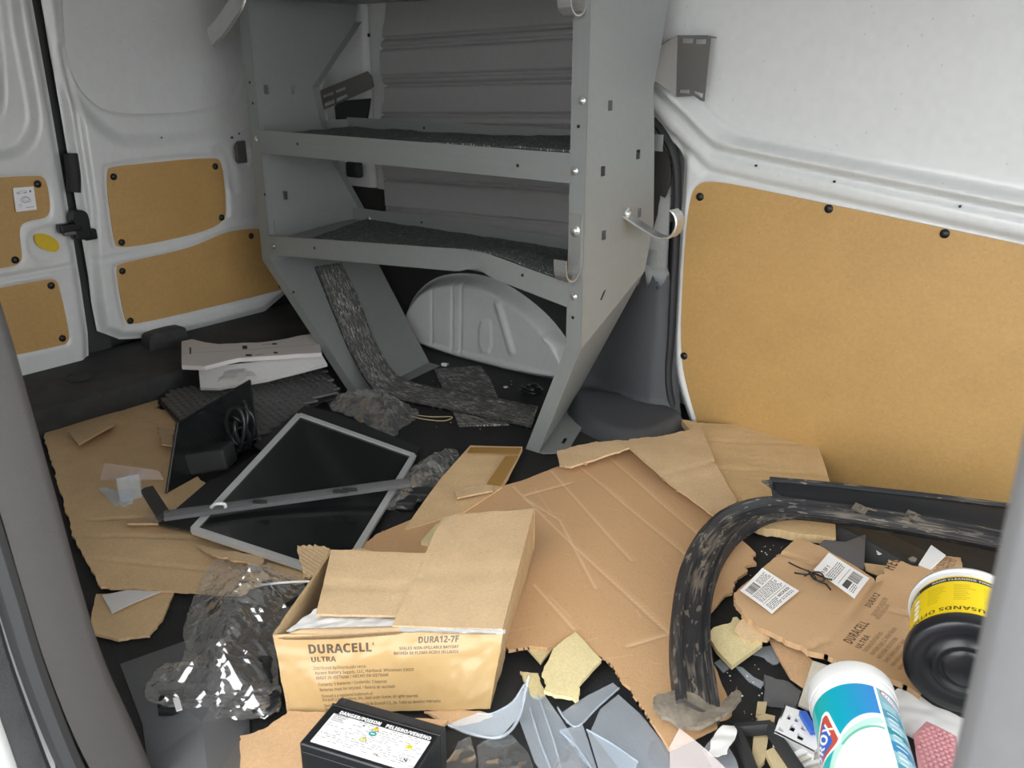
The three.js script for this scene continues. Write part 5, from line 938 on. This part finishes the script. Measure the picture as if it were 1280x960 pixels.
  const wz = group('wire_tie', fl(1015, 718, 0.056), 'bent black wire tie lying on the labelled carton', 'wire');
  for (const l of wp) part('wire', tube(l.map(([u, v], i) => fl(u, v, 0.0575 + 0.003 * (i % 2))), 0.0016, 40, 6), M.cable, wz);
}
sheetOf('carton_scrap', [[918, 790, 0.035, 0.004], [930, 772, 0.038, 0.005], [955, 785, 0.036, 0.006], [962, 798, 0.034, 0.006], [940, 804, 0.03, 0.004]], M.cardB, { thick: 0.005, warp: 0.006, freq: 20, h: 0.034, torn: 0.004 }, 'ragged tan carton scrap under the edge of the labelled carton', 'cardboard');
sheetOf('carton_flap', [[960, 794], [985, 803, , 0.004], [1016, 826], [1005, 858], [988, 846], [976, 826]], M.cardA, { h: 0.02, thick: 0.005, warp: 0.003 }, 'brown carton flap under the labelled carton beside the white canister', 'cardboard');
sheetOf('carton_flap', [[1016, 825, 0.03], [1034, 831, 0.03], [1020, 890, 0.02], [998, 880, 0.02]], M.cardWhite, { h: 0.025, thick: 0.004, warp: 0.002 }, 'pale carton edge standing by the white canister', 'cardboard');
// --- pale pressed board pieces
sheetOf('board_piece', [[677, 843], [692, 811], [719, 790], [752, 825], [722, 858, , 0.006], [719, 876, , 0.006], [680, 864, , 0.006]], M.cardPale, { h: 0.03, thick: 0.006, warp: 0.003, torn: 0.001 }, 'pale yellow square of board with a torn corner beside the printed box', 'board');
sheetOf('board_piece', [[655, 806], [690, 811], [676, 829]], M.cardPale, { h: 0.018, thick: 0.004, warp: 0.002 }, 'small yellow triangle of board under the reddish brown box', 'board');
sheetOf('board_piece', [[650, 838], [672, 840, , 0.004], [682, 866, , 0.006], [666, 868]], M.cardPale, { h: 0.018, thick: 0.005, warp: 0.004, torn: 0.003 }, 'ragged yellow board scrap next to the torn square', 'board');
sheetOf('board_piece', [[885, 792], [892, 784], [905, 780, , 0.004], [921, 771], [953, 804], [915, 832], [896, 812]], M.cardPale, { h: 0.03, thick: 0.008, warp: 0.002 }, 'pale green yellow board block between the flare and the labelled carton', 'board');
sheetOf('board_piece', [[915, 672], [930, 655], [935, 664], [924, 675]], M.cardPale, { h: 0.03, thick: 0.004, warp: 0.002 }, 'tiny pale board chip behind the flare', 'board');
// --- clear plastic shards
const shard = (px, o, label, mat = M.clear) => sheetOf('plastic_shard', px, mat, { thick: 0.0016, warp: 0.004, freq: 7, h: 0.018, cell: 0.012, ...o }, label, 'plastic shard');
{
  const rim = (m, l, h, r = 0.0016) => { m.updateMatrixWorld(); part('bright_edge', tube(l.map(([u, v, k]) => fl(u, v, k ?? h)), r, 30, 6), M.clear, m); };
  const a = shard([[649, 898], [658, 860], [678, 865], [702, 898], [724, 933], [742, 975], [690, 980], [668, 950]], { h: 0.016 }, 'tall clear plastic sheet with fold lines below the printed box');
  rim(a, [[662, 885], [676, 930], [688, 960]], 0.0185); rim(a, [[672, 868], [690, 920], [702, 962]], 0.0185);
  const b = shard([[697, 884], [703, 889], [735, 868], [766, 853], [774, 860], [748, 882], [723, 908], [708, 902]], { h: 0.022 }, 'curved clear plastic blade in front of the yellow board');
  rim(b, [[697, 884], [706, 898], [722, 908], [748, 883], [774, 860]], 0.024);
  shard([[750, 886], [773, 868], [800, 893], [836, 937], [838, 985], [785, 975], [738, 914]], { h: 0.017 }, 'large bluish clear sheet tucked under the reddish brown box');
  const d = shard([[733, 912], [765, 930], [798, 953], [790, 975], [752, 975]], { h: 0.026 }, 'clear triangular plastic sheet on the large bluish sheet'); rim(d, [[733, 912], [765, 930], [798, 953]], 0.028);
  const e = shard([[700, 914], [728, 906], [736, 930], [750, 975], [728, 950]], { h: 0.021 }, 'narrow clear plastic flap beside the curved blade'); rim(e, [[700, 914], [722, 935], [742, 965]], 0.023);
  const f = shard([[560, 906, 0.03], [592, 918, 0.025], [626, 921, 0.025], [648, 898, 0.035], [661, 845, 0.07], [654, 860, 0.06], [640, 880, 0.045], [615, 892, 0.04], [597, 892, 0.04], [580, 898, 0.035]], { h: 0.035, thick: 0.002 }, 'curved clear plastic tray edge against the printed box');
  rim(f, [[560, 906, 0.032], [592, 918, 0.028], [626, 921, 0.028], [648, 898, 0.038], [661, 845, 0.072]], 0.03, 0.0024); rim(f, [[597, 892, 0.042], [615, 892, 0.042], [640, 878, 0.048], [656, 855, 0.065]], 0.04);
  shard([[596, 935], [620, 920], [640, 918], [660, 940], [672, 975], [600, 980]], { h: 0.02, warp: 0.012, freq: 16, cell: 0.008 }, 'crumpled clear film below the curved tray edge', M.film);
  shard([[556, 950], [572, 925], [588, 918], [596, 945], [590, 975], [560, 975]], { h: 0.02, warp: 0.016, freq: 18, cell: 0.007 }, 'crumpled clear film right beside the battery', M.film);
  shard([[690, 962], [704, 940], [716, 930], [724, 945], [730, 975]], { h: 0.026, warp: 0.014, freq: 20, cell: 0.007 }, 'small bright crumple of clear film among the shards', M.film);
  shard([[838, 936, 0.03], [848, 908, 0.06], [884, 937, 0.05], [908, 962, 0.03], [890, 985, 0.02], [836, 975, 0.02]], { h: 0.035, warp: 0.003 }, 'milky clear film sheet in front of the flare foot', M.clearWarm);
  shard([[893, 829], [902, 823], [912, 836], [904, 841]], { h: 0.008 }, 'small clear chip under the board block');
  shard([[918, 833], [928, 835], [942, 847], [956, 854], [951, 861], [935, 852]], { h: 0.008 }, 'slim clear plastic sliver on the black floor by the board block');
  shard([[939, 817], [951, 808], [965, 807], [974, 827], [966, 830], [955, 822]], { h: 0.010, torn: 0.004 }, 'ragged clear plastic piece under the brown carton flap');
  shard([[878, 938], [892, 920], [905, 925], [920, 950], [928, 975], [900, 975]], { h: 0.014 }, 'clear sheet under the white tissue');
}
sheetOf('tissue', [[885, 936], [894, 913], [904, 906], [918, 904], [921, 912], [909, 940], [898, 942]], M.paper, { h: 0.045, thick: 0.001, warp: 0.014, freq: 25, cell: 0.006, torn: 0.003 }, 'crumpled white tissue in front of the flare foot', 'tissue');
// --- sticks, black frame, white fittings
const stick = (px, h, label, t = 0.007) => sheetOf('wood_stick', px, M.wood, { h, thick: t, warp: 0.0005 }, label, 'wood stick');
stick([[947, 877], [959, 877], [956, 893], [945, 892]], 0.012, 'short pale stick end on the black floor');
stick([[946, 896], [956, 892], [969, 895], [966, 912], [950, 906]], 0.016, 'broken pale board bit above the black frame');
stick([[942, 918], [961, 917], [956, 950], [948, 959], [940, 946]], 0.016, 'pale pointed stick inside the black frame');
stick([[956, 939], [967, 934], [988, 965], [974, 975]], 0.02, 'pale flat stick lying across the corner of the black frame');
{
  const g = group('picture_frame', fl(940, 935, 0.01), 'small black plastic frame among the litter beside the white canister', 'frame');
  const bar = (a, b) => part('bar', sweep([[-0.007, -0.008], [0.007, -0.008], [0.007, 0.004], [0.004, 0.008], [-0.004, 0.008], [-0.007, 0.004]], [fl(...a), fl((a[0] + b[0]) / 2, (a[1] + b[1]) / 2, (a[2] + b[2]) / 2), fl(...b)]), M.black, g);
  bar([918, 912, 0.025], [964, 908, 0.03]); bar([962, 908, 0.03], [1005, 972, 0.03]); bar([922, 914, 0.025], [944, 972, 0.02]);
}
sheetOf('plastic_piece', [[955, 843], [986, 852], [1002, 864], [995, 881], [955, 872]], M.trim, { h: 0.018, thick: 0.012, warp: 0.002, torn: 0.003 }, 'black plastic chunk on the floor below the brown carton flap', 'plastic piece');
{
  const px = [[980, 881], [1003, 889], [1028, 926], [1018, 940], [968, 915]], pl = planeOf(px, () => 0.04), P = (u, v) => fl(u, v, 0.04);
  const g = group('wire_box', pl.c, 'white moulded plastic fitting with slots beside the white canister', 'plastic fitting');
  part('plate', plate(px.map((p) => P(...p)), V(0, 1, 0), 0.006, [[[986, 892], [990, 893], [987, 900], [983, 898]], [[995, 896], [999, 898], [997, 903], [993, 901]], [[990, 905], [996, 907], [992, 915], [986, 912]], [[1003, 906], [1008, 910], [1006, 914], [1001, 911]], [[998, 915], [1006, 919], [1003, 926], [996, 923]], [[975, 908], [981, 911], [979, 915], [973, 912]]].map((l) => l.map((q) => P(...q)))), M.whitePlastic, g);
  for (const [a, b] of [[[968, 915], [1018, 940]], [[980, 881], [968, 915]], [[1003, 889], [1028, 926]]]) { const p = P(...a), q = P(...b); part('side', patch([p.clone().setY(0.015), q.clone().setY(0.015), q, p], 1, 1, 0.003), M.whitePlastic, g); }
  tag(mesh('plastic_clip', sweep(rect(0.010, 0.007), [fl(1003, 891, 0.046), fl(1009, 902, 0.046), fl(1018, 916, 0.046)]), M.blue), 'blue plastic clip on the white fitting', 'clip');
  const strips = [[[990, 946], [1008, 938], [1028, 936]], [[996, 952], [1012, 945], [1030, 942]], [[1000, 958], [1016, 952], [1032, 950]], [[1004, 966], [1018, 960], [1034, 957]]];
  strips.forEach((l, i) => tag(mesh('plastic_strip', sweep(rect(0.008, 0.003), curve(l.map(([u, v]) => fl(u, v, 0.034 - 0.005 * i)), 10)), i % 2 ? M.cardWhite : M.whitePlastic), ['topmost thin white strip under the slotted fitting beside the canister', 'thin cream strip just below the topmost white strip', 'thin white strip under the upper cream strip', 'lowest cream strip of the stack beside the canister'][i], 'plastic strip', 'white strips beside the canister'));
}
// --- white wipes canister lying with its lid away from the door
{
  const A = fl(1063, 872, 0.075), B = fl(1098, 1020, 0.075), ax = A.clone().sub(B).setY(0).normalize(), R = 0.055, L = 0.21, start = A.clone().addScaledVector(ax, 0.01);
  const g = group('wipes_canister', start.clone().addScaledVector(ax, -L / 2).setY(0.02), 'white and turquoise wipes canister lying on the litter', 'canister');
  const body = new THREE.Group(); body.name = 'body'; g.add(body);
  const q = new THREE.Quaternion().setFromUnitVectors(V(0, 1, 0), ax), roll = new THREE.Quaternion().setFromAxisAngle(V(0, 1, 0), 0); q.multiply(roll);
  const tex = canvas(1400, 800, (c, w, h) => {
    // x runs round the canister, y from lid (0) to foot (h)
    c.fillStyle = '#fbfbfb'; c.fillRect(0, 0, w, h);
    const X0 = 330, X1 = 705;                                  // the front label zone
    const gr = c.createLinearGradient(X0, 0, X1, 0); gr.addColorStop(0, '#10b5b0'); gr.addColorStop(0.55, '#0fa3c4'); gr.addColorStop(1, '#1c7fd0');
    c.fillStyle = gr; c.beginPath(); c.moveTo(X0 - 60, 90); c.lineTo(X1, 90); c.lineTo(X1, 330); c.bezierCurveTo(X1 - 120, 350, X0 + 160, 430, X0 + 60, 640); c.lineTo(X0 - 60, 660); c.closePath(); c.fill();
    c.strokeStyle = '#bfe6da'; c.lineWidth = 46; c.beginPath(); c.moveTo(X0 + 40, 700); c.bezierCurveTo(X0 + 120, 540, X0 + 260, 430, X1, 385); c.stroke();
    c.strokeStyle = '#6fbfa8'; c.lineWidth = 18; c.beginPath(); c.moveTo(X0 + 150, 560); c.bezierCurveTo(X0 + 230, 480, X1 - 60, 440, X1, 452); c.stroke();
    // emblem: red edged blue lozenge with white letters
    c.save(); c.translate(330, 380); c.rotate(-0.5); c.scale(1.25, 1.25); c.fillStyle = '#fdfdfd'; c.beginPath(); c.moveTo(-190, 60); c.lineTo(90, -70); c.quadraticCurveTo(135, -70, 115, -20); c.lineTo(60, 150); c.quadraticCurveTo(30, 185, -30, 150); c.closePath(); c.fill();
    c.fillStyle = '#c4513f'; c.beginPath(); c.moveTo(-170, 58); c.lineTo(85, -52); c.quadraticCurveTo(115, -52, 100, -15); c.lineTo(48, 138); c.quadraticCurveTo(25, 160, -25, 138); c.closePath(); c.fill();
    c.fillStyle = '#2f67c8'; c.beginPath(); c.moveTo(-130, 58); c.lineTo(70, -26); c.lineTo(30, 112); c.quadraticCurveTo(15, 130, -20, 112); c.closePath(); c.fill();
    c.fillStyle = '#ffffff'; c.font = 'bold 92px sans-serif'; c.save(); c.scale(0.72, 1.25); c.rotate(-0.1); c.fillText('CLOROX', -260, 66); c.restore(); c.restore();
    // back label strip with fine lines
    c.fillStyle = '#7fb4c2'; c.fillRect(X1 + 14, 90, 185, 710); c.fillStyle = '#d7e9ee'; for (let y = 210; y < 780; y += 17) c.fillRect(X1 + 30, y, rr(70, 150), 5);
    for (const [y, hh, col] of [[270, 70, '#4c93ad'], [420, 60, '#2f8fa0'], [530, 80, '#2e86b4'], [700, 70, '#3b93a6']]) { c.fillStyle = col; c.fillRect(X1 + 14, y, 185, hh); }
    c.fillStyle = '#eef4f6'; for (let y = 290; y < 760; y += 44) c.fillRect(X1 + 40, y, rr(50, 120), 10);
    c.save(); c.translate(X1 + 105, 150); c.rotate(0.5); c.fillStyle = '#fff'; c.beginPath(); c.ellipse(0, 0, 78, 30, 0, 0, 7); c.fill(); c.strokeStyle = '#c4513f'; c.lineWidth = 8; c.stroke(); c.fillStyle = '#2f67c8'; c.font = 'bold 30px sans-serif'; c.fillText('CLOROX', -58, 11); c.restore();
    c.fillStyle = '#b8b8bc'; for (let k = 0; k < 6; k++) c.fillRect(430 + k * 12, 640 + k * 4, 7, 3);
  });
  const lm = new THREE.MeshPhysicalMaterial({ map: tex, roughness: 0.35, clearcoat: 0.3, side: THREE.DoubleSide });
  const prof = [[R, -L / 2], [R, L / 2 - 0.03]];
  const seen = EYE.clone().sub(A).normalize().applyQuaternion(q.clone().invert()), turn = Math.atan2(seen.x, seen.z) - 575 / 1400 * 2 * Math.PI;
  const wall = new THREE.CylinderGeometry(R, R, L - 0.034, 64, 1, true).translate(0, -0.017, 0).rotateY(turn); wall.applyQuaternion(q);
  const sh = start.clone().addScaledVector(ax, -L / 2).setY(0.02 + R + 0.003).sub(g.position);
  g.remove(body);
  const place = (geo) => geo.translate(sh.x, sh.y, sh.z);
  const m = mesh('label_wall', place(wall), lm, g); m.userData.label = 'turquoise and blue printed label'; g.userData.roll = undefined; delete g.userData.roll;
  const lid = new THREE.LatheGeometry([[R + 0.0006, L / 2 - 0.036], [R + 0.0022, L / 2 - 0.033], [R + 0.0022, L / 2 - 0.010], [R - 0.003, L / 2 - 0.002], [R - 0.016, L / 2], [R - 0.018, L / 2 - 0.004], [0, L / 2 - 0.004]].map((p) => new THREE.Vector2(...p)), 64).applyQuaternion(q);
  mesh('lid', place(lid), M.whitePlastic, g);
  mesh('foot', place(new THREE.LatheGeometry([[0, -L / 2 + 0.004], [R - 0.006, -L / 2 + 0.004], [R - 0.004, -L / 2], [R, -L / 2 + 0.002]].map((p) => new THREE.Vector2(...p)), 48).applyQuaternion(q)), M.whitePlastic, g);
}
// --- yellow labelled tub with black lid
{
  const ax = fl(1200, 740, 0.09).sub(fl(1203, 838, 0.09)).setY(0).normalize().add(V(0, 0.10, 0)).normalize(), R = 0.076, L = 0.13;
  const face = at(1207, 838, { y: 0.122 }), mid = face.clone().addScaledVector(ax, L / 2);
  const g = group('tub', mid.clone().setY(0.02), 'round tub with yellow label and black lid lying on the labelled carton', 'tub');
  const q = new THREE.Quaternion().setFromUnitVectors(V(0, 1, 0), ax), put = (geo) => geo.applyQuaternion(q).translate(mid.x - g.position.x, mid.y - g.position.y, mid.z - g.position.z);
  const lathe = (p, n = 64) => new THREE.LatheGeometry(p.map((k) => new THREE.Vector2(...k)), n);
  const tex = canvas(1600, 460, (c, w, h) => {
    c.fillStyle = '#f2d312'; c.fillRect(0, 0, w, h); c.fillStyle = '#1d1f24'; c.fillRect(0, 14, w, 50); c.fillStyle = '#eee'; c.font = 'bold 26px sans-serif'; for (let k = 0; k < 4; k++) c.fillText('HAND CLEANING TOWELS', 30 + k * 400, 48);
    c.fillStyle = '#a8930f'; for (let k = 0; k < 12; k++) for (let r = 0; r < 9; r++) c.fillRect(20 + k * 132, 110 + r * 22, rr(50, 100), 5); c.fillStyle = '#2c2812';
    c.font = 'bold 54px sans-serif'; for (let k = 0; k < 4; k++) { c.save(); c.translate(200 + k * 400, 390); c.rotate(Math.PI); c.fillText('THOUSANDS OF', -190, 20); c.restore(); }
    c.fillStyle = '#fafafa'; for (let k = 0; k < 4; k++) for (let r = 0; r < 4; r++) { c.beginPath(); c.arc(330 + k * 400, 150 + r * 60, 22, 0, 7); c.fill(); }
  });
  const lm = new THREE.MeshPhysicalMaterial({ map: tex, roughness: 0.4, side: THREE.DoubleSide });
  mesh('wall', put(lathe([[R - 0.004, -L / 2 + 0.02], [R - 0.004, L / 2 - 0.008], [R + 0.001, L / 2 - 0.006], [R + 0.001, L / 2], [R - 0.006, L / 2], [R - 0.01, L / 2 - 0.006], [0, L / 2 - 0.006]])), M.whitePlastic, g);
  mesh('label', put(new THREE.CylinderGeometry(R - 0.003, R - 0.003, L - 0.042, 64, 1, true).rotateY(0.9).translate(0, 0.006, 0)), lm, g).userData.label = 'yellow printed label';
  mesh('lid', put(lathe([[R + 0.0005, -L / 2 + 0.024], [R + 0.003, -L / 2 + 0.022], [R + 0.003, -L / 2 + 0.006], [R - 0.001, -L / 2], [R - 0.014, -L / 2 - 0.001], [R - 0.018, -L / 2 + 0.005], [0.046, -L / 2 + 0.005], [0.042, -L / 2 - 0.002], [0.037, -L / 2 - 0.002], [0.034, -L / 2 + 0.003], [0.028, -L / 2 + 0.003], [0.024, -L / 2 - 0.004], [0, -L / 2 - 0.004]])), M.blackGloss, g);
}
// --- white cloth and pink bubble wrap at the near edge
sheetOf('cloth', [[1112, 870], [1122, 862], [1142, 867], [1175, 886], [1206, 896], [1215, 930], [1190, 945], [1150, 930], [1120, 905]], M.whitePlastic, { h: 0.035, thick: 0.003, warp: 0.022, freq: 10, cell: 0.006 }, 'crumpled white cloth between the canister and the black lid', 'cloth');
{
  const px = [[1140, 925], [1157, 908], [1194, 928], [1200, 985], [1150, 985]], pl = planeOf(px, () => 0.06), out = px.map((p) => pl.uv(fl(p[0], p[1], 0.06)));
  const g = group('bubble_wrap', pl.c, 'pink bubble wrap on the white cloth', 'bubble wrap');
  const hf = (u, v) => 0.016 * fbm(u * 14, v * 14, 3);
  part('sheet', sheetGeo(out, 0.01, hf, 0.001, pl.map), M.pink, g);
  const bub = []; for (let r = -20; r < 20; r++) for (let c = -20; c < 20; c++) { const u = (c + (r & 1) / 2) * 0.0075, v = r * 0.0066; if (sdf(out, u, v) < -0.004) { const p = pl.map(u, v, hf(u, v)); bub.push(new THREE.SphereGeometry(0.0034, 8, 5, 0, 6.2832, 0, 1.5708).scale(1, 0.7, 1).translate(p.x, p.y, p.z)); } }
  const b = part('bubbles', mergeGeometries(bub), M.pink, g); b.userData.kind = 'stuff';
}
// --- crumbs scattered on the black floor
{
  const geo = new THREE.IcosahedronGeometry(0.0016, 0), n = 170, im = new THREE.InstancedMesh(geo, M.whitePlastic, n), m4 = new THREE.Matrix4(), zones = [[520, 470, 640, 545], [900, 800, 960, 900], [700, 530, 760, 570], [1060, 680, 1140, 720], [230, 440, 400, 470], [340, 600, 480, 690], [930, 680, 980, 720]];
  for (let i = 0; i < n; i++) { const z = zones[i % zones.length], p = fl(rr(z[0], z[2]), rr(z[1], z[3]), 0.0025), s = rr(0.3, 1.1); m4.compose(p, new THREE.Quaternion().setFromEuler(new THREE.Euler(rr(0, 3), rr(0, 3), 0)), V(s, s * 0.7, s)); im.setMatrixAt(i, m4); }
  im.name = 'crumbs'; im.userData.kind = 'stuff'; tag(im, 'tiny pale crumbs scattered on the black floor', 'crumbs'); im.castShadow = im.receiveShadow = true; scene.add(im);
}
renderer.render(scene, camera);
